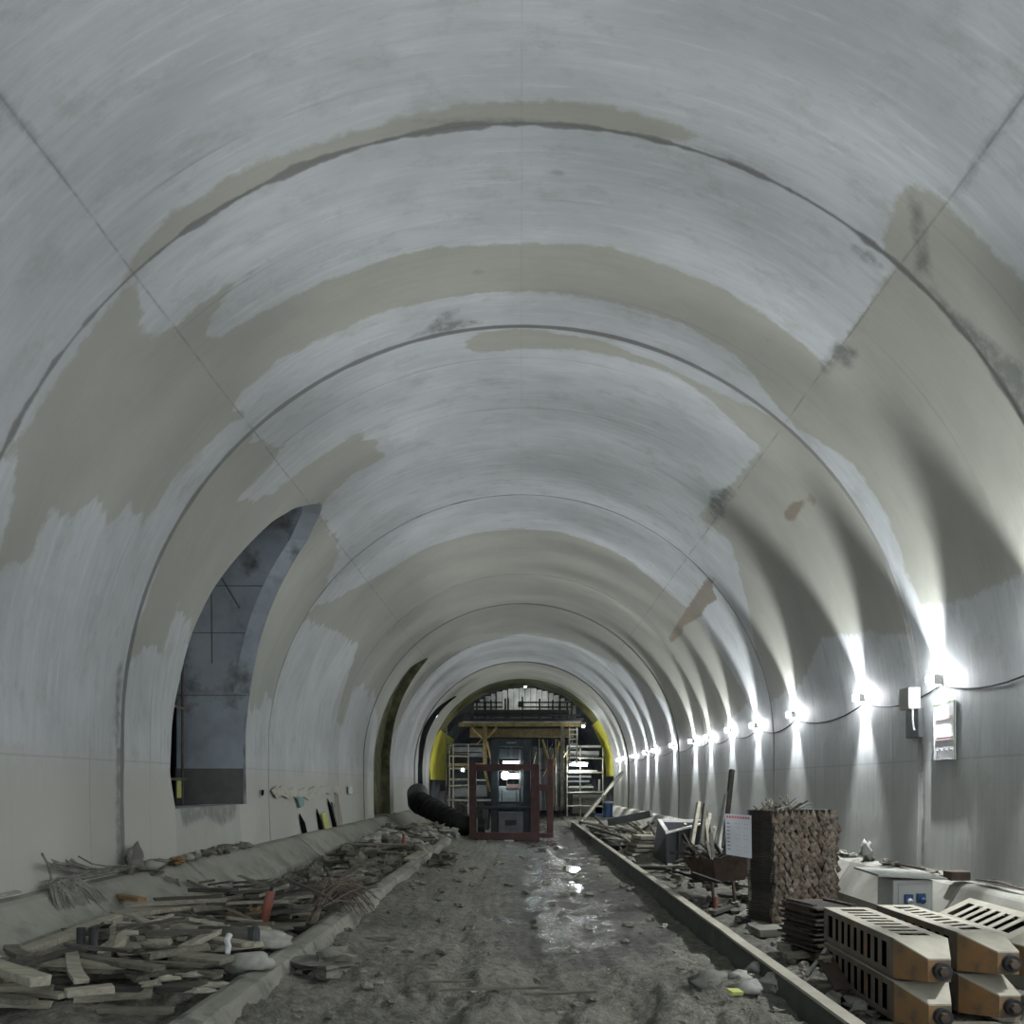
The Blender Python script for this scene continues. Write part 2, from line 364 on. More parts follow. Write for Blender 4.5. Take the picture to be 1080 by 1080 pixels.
DARK = [(5, DA, [(954, 196), (964, 197), (974, 240), (979, 262), (981, 294), (970, 302), (962, 288), (964, 262), (959, 235)]),
        (0, DA, [(430, 130), (560, 128), (640, 140), (760, 165), (860, 220), (960, 290), (1090, 400), (1090, 460), (950, 302), (850, 226), (735, 158), (640, 146), (540, 141)]),
        (DA, DB, [(425, 361), (450, 350), (462, 334), (480, 327), (484, 331), (470, 342), (500, 338), (510, 342), (470, 353)]),
        (0, 40, [(750, 518), (770, 512), (776, 522), (762, 532), (766, 545), (752, 552), (735, 570), (728, 575), (745, 548)]),
        (0, DA, [(1000, 210), (1085, 80), (1092, 86), (1010, 214)]),
        (0, DA, [(0, 98), (40, 142), (100, 212), (90, 215), (30, 145), (-6, 106)]),
        (DA, DB, [(863, 388), (880, 360), (905, 372), (895, 392), (880, 385), (868, 398)]),
        (DA, DB, [(895, 258), (925, 272), (930, 288), (902, 274)]),
        (DA, DB, [(124, 930), (126, 700), (131, 700), (133, 930)]),
        (DA, DB, [(963, 912), (962, 760), (972, 750), (974, 912)]),
        (DG-.01, DEND, [(386+60, 700), (452, 760), (448, 845), (444, 845), (442, 780), (446, 760)]),
        (DA, DB, [(580, 182), (595, 183), (594, 188), (581, 187)]), (DA, DB, [(498, 288), (512, 288), (511, 292), (499, 291)])]
# openings in the left side: s as a function -> (left d, right d)
def opening(left, right):
    L = sorted(pix_sd(*p) for p in left); Rr = sorted(pix_sd(*p) for p in right)
    ls, ld = zip(*L); rs, rd = zip(*Rr)
    s0 = max(ls[0], rs[0]); s1 = min(max(ls[-1], rs[-1]), -0.5)
    return dict(ls=ls, ld=ld, rs=rs, rd=rd, s0=s0, s1=s1)
OP1 = opening([(185, 853), (179, 815), (181, 767), (190, 715), (205, 663), (227, 618.5), (257, 580), (287, 550), (312, 535), (335, 531)],
              [(259.5, 853), (259, 781), (262.6, 741), (270, 696), (283, 648), (301, 607), (324, 570), (338, 541), (340, 533)])
OP2 = opening([(394, 862), (394, 800), (400, 767), (413, 733), (433, 704), (451, 693)], [(411, 862), (411, 818), (413, 782), (424, 738), (442, 707), (452, 694)])
OP3 = opening([(440, 845), (441, 800), (447, 765), (462, 745), (481, 733)], [(446, 845), (446, 800), (452, 772), (466, 748), (482, 734)])
def jitter(D, seed, amp):
    x = D.ravel(); o = np.zeros_like(x)
    for fr, am in ((2.3, .35), (6.1, .3), (15.0, .25), (31.0, .2)):
        o += am*np.sin(x*fr*2 + seed*1.7 + 2.1*np.sin(x*fr*.73 + seed))
    return (o*amp).reshape(D.shape)
def eval_areas(S, D):
    be = np.full(S.shape, -9.0)
    J = jitter(D, 1, .16)
    dm = D.mean()
    for i, (k, d0, d1, pts) in enumerate(AREAS):
        if d1 <= D.min()+.05 or d0 >= D.max()-.05: continue
        v = sdf(np.array(pts) if k == 'sd' else poly_sd(pts), S+J*(1 if i != 8 else .3)*np.where(S > 2.5, .22, 1.0), D)
        be = np.maximum(be, v) if k != 'w' else np.minimum(be, -v)
    br = np.full(S.shape, -9.0)
    for d0, d1, pts in BROWN:
        if d1 <= D.min()+.05 or d0 >= D.max()-.05: continue
        br = np.maximum(br, sdf(poly_sd(pts, 2), S, D))
    dk = np.full(S.shape, -9.0)
    for d0, d1, pts in DARK:
        if d1 <= D.min()+.05 or d0 >= D.max()-.05: continue
        dk = np.maximum(dk, sdf(poly_sd(pts, 2), S, D))
    return be, br, dk
def lining(name, d0, d1, s0, s1, dr, op=None, ds=.14):
    dd = .05 if d0 < 16 else (.09 if d0 < 26 else .16)
    if d0 < 0: dd = .3
    srow = list(np.linspace(s0, s1, max(2, int(round((s1-s0)/ds))+1)))
    if op:
        for e in (op['s0'], op['s1']):
            if s0 < e < s1: srow.append(e)
        srow += list(np.linspace(max(s0, op['s0']), min(s1, op['s1']), 70)); srow = sorted(set(round(x, 4) for x in srow))
    if op:
        dm = (max(op['ld'])+min(op['rd']))/2
        na = max(3, int((np.mean(op['ld'])-d0)/dd)); nb = max(2, int((np.mean(op['rd'])-np.mean(op['ld']))/dd)); nc = max(3, int((d1-np.mean(op['rd']))/dd))
    else: na = max(3, int((d1-d0)/dd))
    rows = []; hole = []
    for s in srow:
        if op:
            dl = float(np.interp(s, op['ls'], op['ld'])); dr_ = float(np.interp(s, op['rs'], op['rd']))
            inside = op['s0']-1e-4 <= s <= op['s1']+1e-4
            if s >= op['s1']-1e-4: m_ = (dl+dr_)/2; dl, dr_ = m_-.01, m_+.01
            row = np.concatenate([np.linspace(d0, dl, na+1)[:-1], np.linspace(dl, dr_, nb+1)[:-1], np.linspace(dr_, d1, nc+1)])
            rows.append(row); hole.append(inside)
        else: rows.append(np.linspace(d0, d1, na+1))
    D = np.array(rows); S = np.repeat(np.array(srow)[:, None], D.shape[1], 1)
    be, br, dk = eval_areas(S, D)
    if op is OP1:   # rough grout below the cross passage sill
        v = sdf(np.array([(-SMAX-.1, 12.35), (op['s0']+.02, 12.3), (op['s0']+.02, 15.1), (-SMAX-.1, 15.2)]), S, D)
        v2 = sdf(np.array([(op['s0']-.28, 12.6), (op['s0']+.1, 12.4), (op['s0']+.1, 15.0), (op['s0']-.22, 14.9), (op['s0']-.35, 14.2), (op['s0']-.18, 13.5)]), S, D)
        be = np.maximum(be, v); dk = np.maximum(dk, v2)
    kick = 1/(1+np.exp(-(np.abs(S)-8.35)*9))*np.where(S > 0, .45, 1.0)
    edge = np.minimum(D-d0, d1-D)
    nr, nc_ = D.shape; vs = np.zeros((nr, nc_, 3))
    for i, s in enumerate(srow):
        x, z = prof(s, dr); vs[i, :, 0] = x; vs[i, :, 2] = z
    # slight waviness of the cast surface
    w = .006*np.sin(S*1.3+D*.7)+.004*np.sin(D*2.9+S*.4)
    vs[:, :, 0] += w*np.sign(vs[:, :, 0]); vs[:, :, 1] = D
    fs = []
    for i in range(nr-1):
        for j in range(nc_-1):
            if op and hole[i] and hole[i+1] and na <= j < na+nb: continue
            a = i*nc_+j; fs.append((a, a+nc_, a+nc_+1, a+1))
    verts = [tuple(p) for p in vs.reshape(-1, 3)]
    A = {k: list(v.ravel()) for k, v in (('beige', be), ('brown', br), ('dark', dk), ('kick', kick), ('edge', edge))}
    U = list(S.ravel()); V = list(D.ravel())
    # end lips going into the wall, so that each pour has thickness at its seams
    for jj, dirn in ((0, 1), (nc_-1, -1)):
        base = len(verts)
        for i, s in enumerate(srow):
            x, z = prof(s, dr+.35); verts.append((x, D[i, jj], z))
            for k in A: A[k].append(A[k][i*nc_+jj] if k != 'edge' else 0.0)
            U.append(s); V.append(D[i, jj])
        for i in range(nr-1): fs.append((i*nc_+jj, base+i, base+i+1, (i+1)*nc_+jj))
    me = bpy.data.meshes.new(name); 
    o0 = Vector((0, d0, 0)) if True else None
    xm = sum(v[0] for v in verts)/len(verts); o0 = Vector((xm, (d0+d1)/2, min(v[2] for v in verts)))
    me.from_pydata([(v[0]-o0.x, v[1]-o0.y, v[2]-o0.z) for v in verts], [], fs); me.update()
    for k, arr in A.items():
        at = me.attributes.new(k, 'FLOAT', 'POINT'); at.data.foreach_set('value', np.array(arr, dtype=np.float32))
    uvl = me.uv_layers.new(name='UVMap'); li = np.zeros(len(me.loops), dtype=np.int32); me.loops.foreach_get('vertex_index', li)
    UV = np.stack([np.array(U)[li], np.array(V)[li]], 1).astype(np.float32); uvl.data.foreach_set('uv', UV.ravel())
    me.polygons.foreach_set('use_smooth', [True]*len(me.polygons))
    me.materials.append(M['lining'])
    o = bpy.data.objects.new(name, me); COL.objects.link(o); o.location = o0
    tag(o, kind='structure'); return o
BND = [-10.0, 1.4, DA, DB, DC, DD, DE, DF, DG, DEND]
DRS = [0, .02, .025, 0, .0, .02, 0, .02, -.02]
SJL, SJR = -3.69, 3.59
for i in range(len(BND)-1):
    a, b, dr = BND[i], BND[i+1], DRS[i]
    op = {3: OP1, 6: OP2, 8: OP3}.get(i)
    if op is not None and op['s1'] > SJL:      # opening reaches over the joint: no split on that side
        lining('wall_left', a, b, -SMAX, -2.0, dr, op); lining('ceiling', a, b, -2.0, SJR, dr)
    else:
        lining('wall_left', a, b, -SMAX, SJL, dr, op); lining('ceiling', a, b, SJL, SJR, dr)
    lining('wall_right', a, b, SJR, SMAX, dr)

# reveals and spaces behind the openings
def reveal(name, op, depth, mat, n=50):
    mb = MB(); ss = np.linspace(op['s0'], op['s1'], n)
    def side(key_s, key_d, sh=0.0):
        rows = []
        for s in ss:
            x, z = prof(s); d = float(np.interp(s, op[key_s], op[key_d])); dm_ = (float(np.interp(s, op['ls'], op['ld']))+float(np.interp(s, op['rs'], op['rd'])))/2
            if s >= ss[-1]-1e-6: d = dm_
            rows.append(((x, d, z), (x-depth, d, z)))
        vs = [p for r in rows for p in r]; fs = [(2*i, 2*i+1, 2*i+3, 2*i+2) for i in range(len(rows)-1)]
        mb.add(vs, fs)
    side('ls', 'ld'); side('rs', 'rd')
    x, z = prof(op['s0']); dl = float(np.interp(op['s0'], op['ls'], op['ld'])); dr_ = float(np.interp(op['s0'], op['rs'], op['rd']))
    mb.add([(x, dl, z), (x-depth-.4, dl, z), (x-depth-.4, dr_, z), (x, dr_, z)], [(0, 1, 2, 3)])
    return tag(mb.build(name, mat), kind='structure')
reveal('wall_passage_reveal', OP1, .30, 'passage')
# cross passage interior: far side wall with pour lines, roof, floor, deep dark space
pw = [(-6.25, .25)]+[prof(-s_, .04) for s_ in np.linspace(SARC+.45, 1.8, 16)]+[(-6.25, 5.3)]
mb = MB(); q0 = [prof(-s_, .04) for s_ in np.linspace(SARC+.45, 1.8, 24)]
vs_ = []; 
for x_, z_ in q0: vs_ += [(-6.25, 15.45, z_), (x_, 15.45, z_), (-6.25, 15.75, z_), (x_, 15.75, z_)]
mb.add(vs_, [f for i in range(len(q0)-1) for f in ((4*i, 4*i+1, 4*i+5, 4*i+4), (4*i+2, 4*i+6, 4*i+7, 4*i+3), (4*i, 4*i+4, 4*i+6, 4*i+2))]); tag(mb.build('wall_passage', 'passage', bevel=.01), kind='structure')
mb = MB(); mb.b(-6.25, -5.03, 15.42, 15.75, -1.2, .30); tag(mb.build('wall_passage_base', simple('dark passage kicker', (.15, .15, .14), (.10, .10, .09), .9, scale=3, vary=0)), kind='structure')
mb = MB(); mb.b(-9.5, -5.3, 10.8, 22, -1.2, -.62); tag(mb.build('floor_passage', 'passage'), kind='structure')
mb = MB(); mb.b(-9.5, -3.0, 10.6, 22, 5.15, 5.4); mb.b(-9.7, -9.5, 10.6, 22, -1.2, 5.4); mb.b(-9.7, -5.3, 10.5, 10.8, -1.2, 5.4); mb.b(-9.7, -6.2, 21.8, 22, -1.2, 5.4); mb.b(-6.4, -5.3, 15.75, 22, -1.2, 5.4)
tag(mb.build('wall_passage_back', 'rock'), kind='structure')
mb = MB()
for x in np.linspace(-6.25, -3.2, 14):   # vault soffit of the passage
    pass
# diagonal and upright form marks on the passage wall
mb = MB(); mb.tube([(-5.62, 15.45, 4.0), (-5.60, 15.45, 2.2)], .012, 5); mb.tube([(-5.55, 15.45, 3.95), (-5.1, 15.45, 3.2)], .012, 5)
for z in (3.6, 2.75, 1.62): mb.b(-6.24, -math.sqrt(25-(z-.75)**2)-.05, 15.44, 15.45, z, z+.012)
tag(mb.build('trim_passage_joints', 'raw'), kind='structure')
# niches
for nm, op, mt in (('wall_niche', OP2, 'raw_green'), ('wall_niche_far', OP3, 'rock')):
    reveal(nm+'_reveal', op, .35, mt, 30)
    mb = MB(); ss = np.linspace(op['s0']-.2, op['s1']+.2, 40); dlo, dhi = min(op['ld'])-.4, max(op['rd'])+.5
    ncol = 14; vs = []; fs = []
    for s in ss:
        for k in range(ncol+1):
            d = dlo+(dhi-dlo)*k/ncol
            x, z = prof(s, .3+.07*mn.noise(Vector((s*2.1, d*2.1, 0)))+.05*mn.noise(Vector((s*6, d*6, 4)))); vs.append((x, d, z))
    for i in range(len(ss)-1):
        for k in range(ncol): a = i*(ncol+1)+k; fs.append((a, a+1, a+ncol+2, a+ncol+1))
    mb.add(vs, fs); tag(mb.build(nm, mt, smooth=True), kind='structure')

# benches (haunches) along both sides, poured in bays
random.seed(3)
nb = 0
for side in (-1, 1):
    d = -9.0
    while d < 45.5:
        L = 3.05; j = RND.uniform(-.015, .015)
        mb = MB(); zt = -1.10+j
        if side < 0: poly = [(-5.35, -1.07), (-4.86, zt), (-4.80, zt-.03), (-4.36+j, -1.52), (-4.27, -2.15), (-5.35, -2.15)]
        else: poly = [(5.35, -1.02), (4.84, -1.07+j), (4.78, -1.10+j), (4.52+j, -1.52), (4.47, -2.15), (5.35, -2.15)]
        mb.prism(poly, 'y', d+.012, min(d+L-.012, 46)); nb += 1
        tag(mb.build('trim_%d' % nb, 'bench', bevel=.015), kind='structure'); d += L

# ------------------------------------------------------------------ floor
def ground_z(x, d):
    n = mn.noise(Vector((x*.9, d*.6, 1.3)))*.06 + mn.noise(Vector((x*2.7, d*1.6, 7)))*.055 + abs(mn.noise(Vector((x*6, d*4, 3))))*.055 + mn.noise(Vector((x*15, d*12, 5)))*.018
    t = min(1, max(0, (-x-.2)/1.9)); rise = .13*t*t
    near = max(0, min(1, (10-d)/3))
    k = 1.0
    if -2.2 < x < 2.25:
        wetc = math.exp(-((x-1.0)/.95)**2)
        k = 1 - .75*wetc*max(0, min(1, (d-9)/3))
        z = -1.88 + rise + n*k*(1+.9*near)
        for rx in (-.75, .15, .95):     # wheel ruts
            w = rx + .12*math.sin(d*.35+rx)
            z -= .035*math.exp(-((x-w)/.14)**2)*(1 if d < 28 else .3)
        z -= .06*math.exp(-((x-1.08)/.33)**2-((d-16.3)/1.1)**2) + .05*math.exp(-((x-1.2)/.3)**2-((d-19.6)/.8)**2)
        if d < 9 and x > 1.2: z += .12*math.exp(-((x-1.9)/.4)**2-((d-7.6)/.5)**2)
        return z
    z = -1.84 + n*1.2
    if x < 0:
        hp = math.exp(-((x+3.35)/.75)**2)
        z += hp*(.14 + .10*max(0, min(1, (9.5-d)/2))) + .22*math.exp(-((d-19.5)/4.0)**2)*math.exp(-((x+3.4)/.9)**2)
        z += .35*math.exp(-((d-29)/4.5)**2)*math.exp(-((x+3.4)/1.1)**2)
    else:
        z += .35*math.exp(-((d-25)/5.0)**2)*math.exp(-((x-3.6)/.8)**2)
    return z
ys = []
d = -9.0
while d < 67: ys.append(d); d += .35 if d < 4 else max(.035, min(.5, .0055*d*d/4+ .012*d*.4))
xs = np.linspace(-4.7, 4.7, 230)
vs = []; wet = []
for d in ys:
    for x in xs:
        vs.append((x, d, ground_z(x, d)+1.9))
        wv = 0.0
        if -2.2 < x < 2.2:
            wv = .95*math.exp(-((x-.75)/1.25)**2)*max(0, min(1, (d-7.2)/3.2)) - .12*max(0, -x-.8)
        else: wv = .25
        if d > 45: wv = .8
        wet.append(wv)
nx = len(xs); fs = [(i*nx+j, i*nx+j+1, (i+1)*nx+j+1, (i+1)*nx+j) for i in range(len(ys)-1) for j in range(nx-1)]
me = bpy.data.meshes.new('floor'); me.from_pydata(vs, [], fs); me.update()
at = me.attributes.new('wet', 'FLOAT', 'POINT'); at.data.foreach_set('value', np.array(wet, dtype=np.float32))
me.polygons.foreach_set('use_smooth', [True]*len(me.polygons)); me.materials.append(M['mud'])
fl = bpy.data.objects.new('floor', me); COL.objects.link(fl); fl.location = (0, 0, -1.9); tag(fl, kind='structure')

def water_mat():
    m, nt, b = new_mat('shallow muddy water')
    b.inputs['Base Color'].default_value = (.04, .038, .03, 1); b.inputs['Roughness'].default_value = .06; b.inputs['IOR'].default_value = 1.33
    tc = N(nt, 'ShaderNodeTexCoord').outputs['Object']; bump(nt, noise_n(nt, tc, 5, 2), b, .12, .02); return m
M['water'] = water_mat()
for (px_, pd_, rx_, ry_, lab_) in ((1.08, 16.3, .42, 1.35, 'wet puddle on the track bed mirroring the bright tube lamp'), (1.2, 19.6, .34, .9, 'smaller puddle beyond the mirroring one on the track bed')):
    mbp = MB(); nn = 40; zz = ground_z(px_, pd_)+.022
    ring_ = [(px_+rx_*math.cos(a)*(1+.35*mn.noise(Vector((math.cos(a)*1.5, math.sin(a)*1.5, pd_)))), pd_+ry_*math.sin(a)*(1+.35*mn.noise(Vector((math.cos(a)*1.5, math.sin(a)*1.5, 3)))), zz) for a in np.linspace(0, 2*math.pi, nn+1)[:-1]]
    mbp.add(ring_+[(x, y, z-.05) for x, y, z in ring_], [tuple(range(nn)), tuple(range(2*nn-1, nn-1, -1))]+[(i, i+nn, (i+1) % nn+nn, (i+1) % nn) for i in range(nn)])
    tag(mbp.build('puddle', 'water'), lab_, 'puddle')
# ------------------------------------------------------------------ kerb and channel along the track bed
mb = MB(); n = 150
for i in range(n):
    a, b = -8+36.5*i/n, -8+36.5*(i+1)/n
def beam(poly_fn, a, b, n):
    mb = MB(); ring = []
    for i in range(n+1):
        d = a+(b-a)*i/n; ring.append([(x, d, z) for x, z in poly_fn(d)])
    m_ = len(ring[0]); vs = [p for r in ring for p in r]
    fs = [(i*m_+k, i*m_+(k+1) % m_, (i+1)*m_+(k+1) % m_, (i+1)*m_+k) for i in range(n) for k in range(m_)]
    fs += [tuple(range(m_)), tuple(n*m_+k for k in range(m_))[::-1]]
    return mb.add(vs, fs)
def left_kerb(d):
    j = .018*mn.noise(Vector((d*1.5, 0, 0))); k = .03*mn.noise(Vector((d*3, 5, 0)))
    return [(-2.37+j, -1.60+j*.4), (-2.30+j, -1.585+j*.4), (-2.17+j*.6, -1.615+k*.3), (-2.14+k*.5, -1.66), (-2.10+k, -1.78+k), (-2.05+k, -2.0), (-2.39, -2.0)]
tag(beam(left_kerb, -8, 26.5, 420).build('concrete_kerb', 'kerb'), 'long dirty grey concrete kerb running along the left edge of the track bed', 'kerb')
def right_top(d):
    j = .008*mn.noise(Vector((d*1.1, 9, 0)))
    return [(2.20+j, -1.625), (2.20+j, -1.60), (2.31+j, -1.60), (2.31+j, -1.625)]
ch = thing('steel_channel', (2.25, 0, -1.9), 'long dark steel channel with pale dusty top edge along the right of the track bed', 'steel channel')
beam(right_top, -8, 38, 300).build('top_flange', 'dust_steel', ch)
def right_web(d):
    k = .012*mn.noise(Vector((d*2, 3, 0)))
    return [(2.225+k, -1.626), (2.285, -1.626), (2.29, -2.0), (2.19+k, -2.0), (2.19+k, -1.84)]
beam(right_web, -8, 38, 300).build('web', simple('grimy dark web', (.085, .088, .075), (.045, .047, .04), .75, 0, scale=4, vary=0), ch)

# ------------------------------------------------------------------ wall lamps with their cable
lamp_d = [-8.3, -6.2, -3.9, -1.6, .8, 3.1, 5.4, 7.9, 10.15, 12.4, 15.5, 18.0, 20.2, 22.5, 24.6, 27.8, 31.6, 33.9, 37.3, 40.6, 43.2]
LZ = 1.27
def lamp(d, i):
    x = RW+.0; pz = LZ+.03*math.sin(d)
    o = thing('wall_lamp', (x, d, pz), '', 'lamp', 'bulkhead lamps along the right wall')
    mb = MB(); mb.b(x-.02, x-.004, d-.03, d+.03, pz-.07, pz+.07); mb.build('back_box', 'white_paint', o, bevel=.004)
    for sg in (-1, 1): MB().b(x-.115, x-.005, d+sg*.027-.002, d+sg*.027+.002, pz-.062, pz+.062).build('added_beam_shield', 'white_paint', o)  # plates added to squeeze the light into a tall narrow fan
    mb = MB(); mb.tube([(x-.05, d+.03, pz), (x-.10, d+.045, pz), (x-.15, d+.02, pz)], .009, 8); mb.build('holder', 'black', o)
    mb = MB(); mb.tube([(x-.155, d, pz+.045), (x-.16, d, pz+.03), (x-.16, d, pz-.03), (x-.155, d, pz-.045)], .026, 8); mb.build('bulb', 'lamp_glow', o, smooth=True)
    ld = bpy.data.lights.new('lamp_light', 'POINT'); ld.energy = LAMP_W*(1.15 if 9 < d < 13 else 1); ld.color = (.93, .965, 1.0); ld.shadow_soft_size = .008
    lo = bpy.data.objects.new('lamp_light', ld); COL.objects.link(lo); lo.parent = o; lo.location = (-.06, 0, 0)
    return o
LAMP_W = 225
names = {10.15: 'nearest visible lit bulkhead lamp on the right wall, above the paper notice', 12.4: 'second lit bulkhead lamp along the right wall, beyond the pour seam',
         15.5: 'third lit bulkhead lamp along the right wall', 18.0: 'fourth lit bulkhead lamp along the right wall', 20.2: 'fifth lit bulkhead lamp along the right wall',
         22.5: 'sixth lit bulkhead lamp along the right wall', 24.6: 'seventh lit bulkhead lamp along the right wall', 27.8: 'eighth lit bulkhead lamp along the right wall',
         31.6: 'ninth lit bulkhead lamp along the right wall', 33.9: 'tenth lit bulkhead lamp along the right wall', 37.3: 'eleventh lit bulkhead lamp along the right wall', 
         40.6: 'twelfth lit bulkhead lamp, second from the far end of the lining', 43.2: 'last small lit bulkhead lamp by the far end of the lining',
         7.9: 'lit bulkhead lamp on the right wall at the photo edge'}
for i, d in enumerate(lamp_d):
    o = lamp(d, i); o['label'] = names.get(d, 'lit bulkhead lamp on the right wall nearer than the photo shows')
pts = []
for a, b in zip(lamp_d[:-1], lamp_d[1:]):
    for k in range(8):
        t = k/8; pts.append((RW-.016, a+(b-a)*t, LZ-.085-.15*4*t*(1-t)*min(1, (b-a)/2.5)))
tag(MB().tube(pts, .010, 6).build('power_cable', 'black', smooth=True), 'thin black power cable sagging from lamp to lamp along the right wall', 'cable')
# junction box and tube fitting next to the big lamp
o = thing('junction_box', (4.9, 10.75, .75), 'small white junction box on a backing plate at the seam on the right wall', 'junction box')
MB().b(4.82, 4.97, 10.62, 10.9, .95, 1.22).build('box_body', 'white_paint', o, bevel=.01)
MB().b(4.93, 4.99, 10.6, 10.95, .6, .95).build('backing_plate', 'grey_panel', o)
MB().tube([(4.86, 10.6, .95), (4.85, 10.58, .8), (4.87, 10.58, .68)], .012, 6).build('dangling_wire', 'hose_white', o)
# paper notice
o = thing('paper_notice', (4.97, 10.05, .1), 'tall white paper notice with faded red lines taped below the nearest lamp', 'notice')
MB().b(4.985, 5.0, 9.82, 10.32, .30, .98).build('sheet', simple('white paper', (.66, .65, .66), None, .8, 0, vary=0, bmp=0), o)
mb = MB()
for z in (.80, .775, .56, .53): mb.b(4.980, 4.986, 9.87, 10.27, z, z+.014)
mb.build('red_lines', 'pink_print', o)
mb = MB()
for k in range(7): mb.b(4.980, 4.986, 9.88+.055*k, 9.915+.055*k, .40+.02*(k % 2), .412+.02*(k % 2))
mb.build('small_print', 'board_ink', o)
mb = MB(); mb.b(4.980, 4.986, 9.82, 10.32, .965, .98); mb.b(4.980, 4.986, 9.82, 9.835, .3, .98); mb.build('green_border', 'green_paint', o)

# ------------------------------------------------------------------ heap placement helper
HM = {}
def hcell(x, y): return (int(math.floor(x/.08)), int(math.floor(y/.08)))
def settle(pts, th, sink=0.4):
    """height for a piece touching what lies under the sample points"""
    hs = sorted(HM.get(hcell(x, y), ground_z(x, y)) for x, y in pts)
    h = hs[int(len(hs)*.85)] if len(hs) > 1 else hs[0]
    for x, y in pts: HM[hcell(x, y)] = max(HM.get(hcell(x, y), ground_z(x, y)), h + th*.8)
    return h
def plank(x, y, L, w, h, yaw, mat='wood', label=None, group=None, pitch=None, z=None, name='scrap_plank', cat='plank', broken=True):
    c, s = math.cos(yaw), math.sin(yaw)
    n = max(2, int(L/.1)); pts = []
    for i in range(n+1):
        for k in (-.5, 0, .5):
            t = (i/n-.5)*L; pts.append((x+c*t-s*k*w, y+s*t+c*k*w))
    if z is None: z0 = settle(pts, h)
    else: z0 = z
    if pitch is None: pitch = RND.uniform(-.035, .035)
    roll = RND.uniform(-.12, .12)
    R = euler(roll, -pitch, yaw)
    mb = MB(); nseg = 4; vs = []
    for i in range(nseg+1):
        t = (i/nseg-.5)*L; bow = .012*math.sin(i*1.3+x*9)
        for yy, zz in ((-w/2, 0), (w/2, 0), (w/2, h), (-w/2, h)):
            e = 0
            if broken and i in (0, nseg): e = RND.uniform(-.04, .04)*min(1, L)
            vs.append(R @ Vector((t+e, yy+bow+RND.uniform(-.004, .004), zz+RND.uniform(-.004, .004))) + Vector((x, y, z0)))
    fs = [(i*4+k, i*4+(k+1) % 4, (i+1)*4+(k+1) % 4, (i+1)*4+k) for i in range(nseg) for k in range(4)]
    fs += [(3, 2, 1, 0), tuple(nseg*4+k for k in range(4))]
    mb.add(vs, fs)
    o = mb.build(name, mat)
    return tag(o, label or 'weathered grey scrap plank lying in the timber heap left of the kerb', cat, group or ('scrap planks in the left timber heap' if not label else None))
def span_plank(p, q, w, h, mat, label, name='scrap_plank', cat='plank', group=None):
    p, q = Vector(p), Vector(q); dv = q-p; L = dv.length; yaw = math.atan2(dv.y, dv.x); pitch = math.asin(dv.z/L)
    mid = (p+q)/2
    n = max(2, int(L/.1))
    for i in range(n+1):
        t = i/n; a = p.lerp(q, t); HM[hcell(a.x, a.y)] = max(HM.get(hcell(a.x, a.y), -9), a.z+h*.9)
    R = euler(RND.uniform(-.08, .08), -pitch, yaw); mb = MB()
    mb.box(mid+Vector((0, 0, h/2)), (L, w, h), R, jit=.006)
    return tag(mb.build(name, mat, bevel=.006), label, cat, group)

# ---- left heap ----
# layers of scrap planks first
for i in range(215):
    d = RND.uniform(6.0, 13.2); x = RND.uniform(-4.02, -2.6)
    if d > 10.5 and x > -3.3 and RND.random() < .5: d -= 2
    yaw = RND.choice([RND.gauss(.15, .25), RND.gauss(.15, .3), RND.gauss(-.5, .3), RND.gauss(1.2, .35)])
    L = RND.uniform(.35, 1.15); x = min(max(x, -4.25+L/2*abs(math.cos(yaw))), -2.42-L/2*abs(math.cos(yaw)))
    plank(x, d, L, RND.uniform(.05, .13), RND.uniform(.022, .05), yaw, RND.choice(['wood', 'wood', 'wood_pale', 'ply', 'wood', 'ply']))
def P(px, py, z): return at_z(px, py, z)
span_plank(P(4, 1022, -1.42), P(123, 974, -1.40), .13, .10, 'wood_pale', 'long pale squared beam lying along the foot of the left bench', 'timber_beam', 'beam')
span_plank(P(104, 1012, -1.42), P(138, 988, -1.36), .13, .06, 'wood_pale', 'short pale board propped on the heap just right of the long beam')
span_plank(P(-30, 1016, -1.33), P(43, 1041, -1.36), .14, .07, 'wood_pale', 'pale plank jutting in from the left edge at the bottom of the heap')
span_plank(P(70, 1009, -1.38), P(168, 1024, -1.38), .12, .04, 'wood', 'narrow grey board lying level across the front of the left heap')
span_plank(P(70, 1052, -1.33), P(120, 1046, -1.33), .16, .05, 'wood_pale', 'pale board end at the very bottom of the left heap')
span_plank(P(120, 968, -1.38), P(222, 955, -1.36), .2, .05, 'wood', 'wide grey board lying across the back of the left heap')
span_plank(P(140, 985, -1.38), P(205, 978, -1.38), .16, .09, 'wood', 'thick grey timber in the middle of the left heap')
span_plank(P(196, 990, -1.42), P(262, 1000, -1.42), .14, .05, 'wood', 'flat board in front of the dark pipe end')
span_plank(P(185, 1010, -1.42), P(240, 1016, -1.42), .18, .04, 'wood', 'broad grey board beside the kerb at the front of the heap')
span_plank(P(205, 947, -1.45), P(300, 945, -1.5), .14, .04, 'wood_pale', 'long pale board at the back of the heap left of the red cylinder')
span_plank(P(250, 952, -1.42), P(315, 948, -1.42), .16, .03, 'wood_pale', 'pale board passing behind the red cylinder')
for k, (px, py, L) in enumerate(((150, 945, 1.1), (175, 940, .9), (200, 936, .8), (165, 934, .7), (225, 930, .7))):
    p = P(px, py, -1.36-.03*k)
    plank(p.x, p.y, L, .13, .05, .1*k, 'ply', 'dark stained board in the pile against the left bench', 'dark boards against the left bench', name='dark_board', cat='board')
span_plank(P(115, 945, -1.30), P(150, 952, -1.32), .12, .05, 'orange_wood', 'short orange brown block on the pile below the seam')
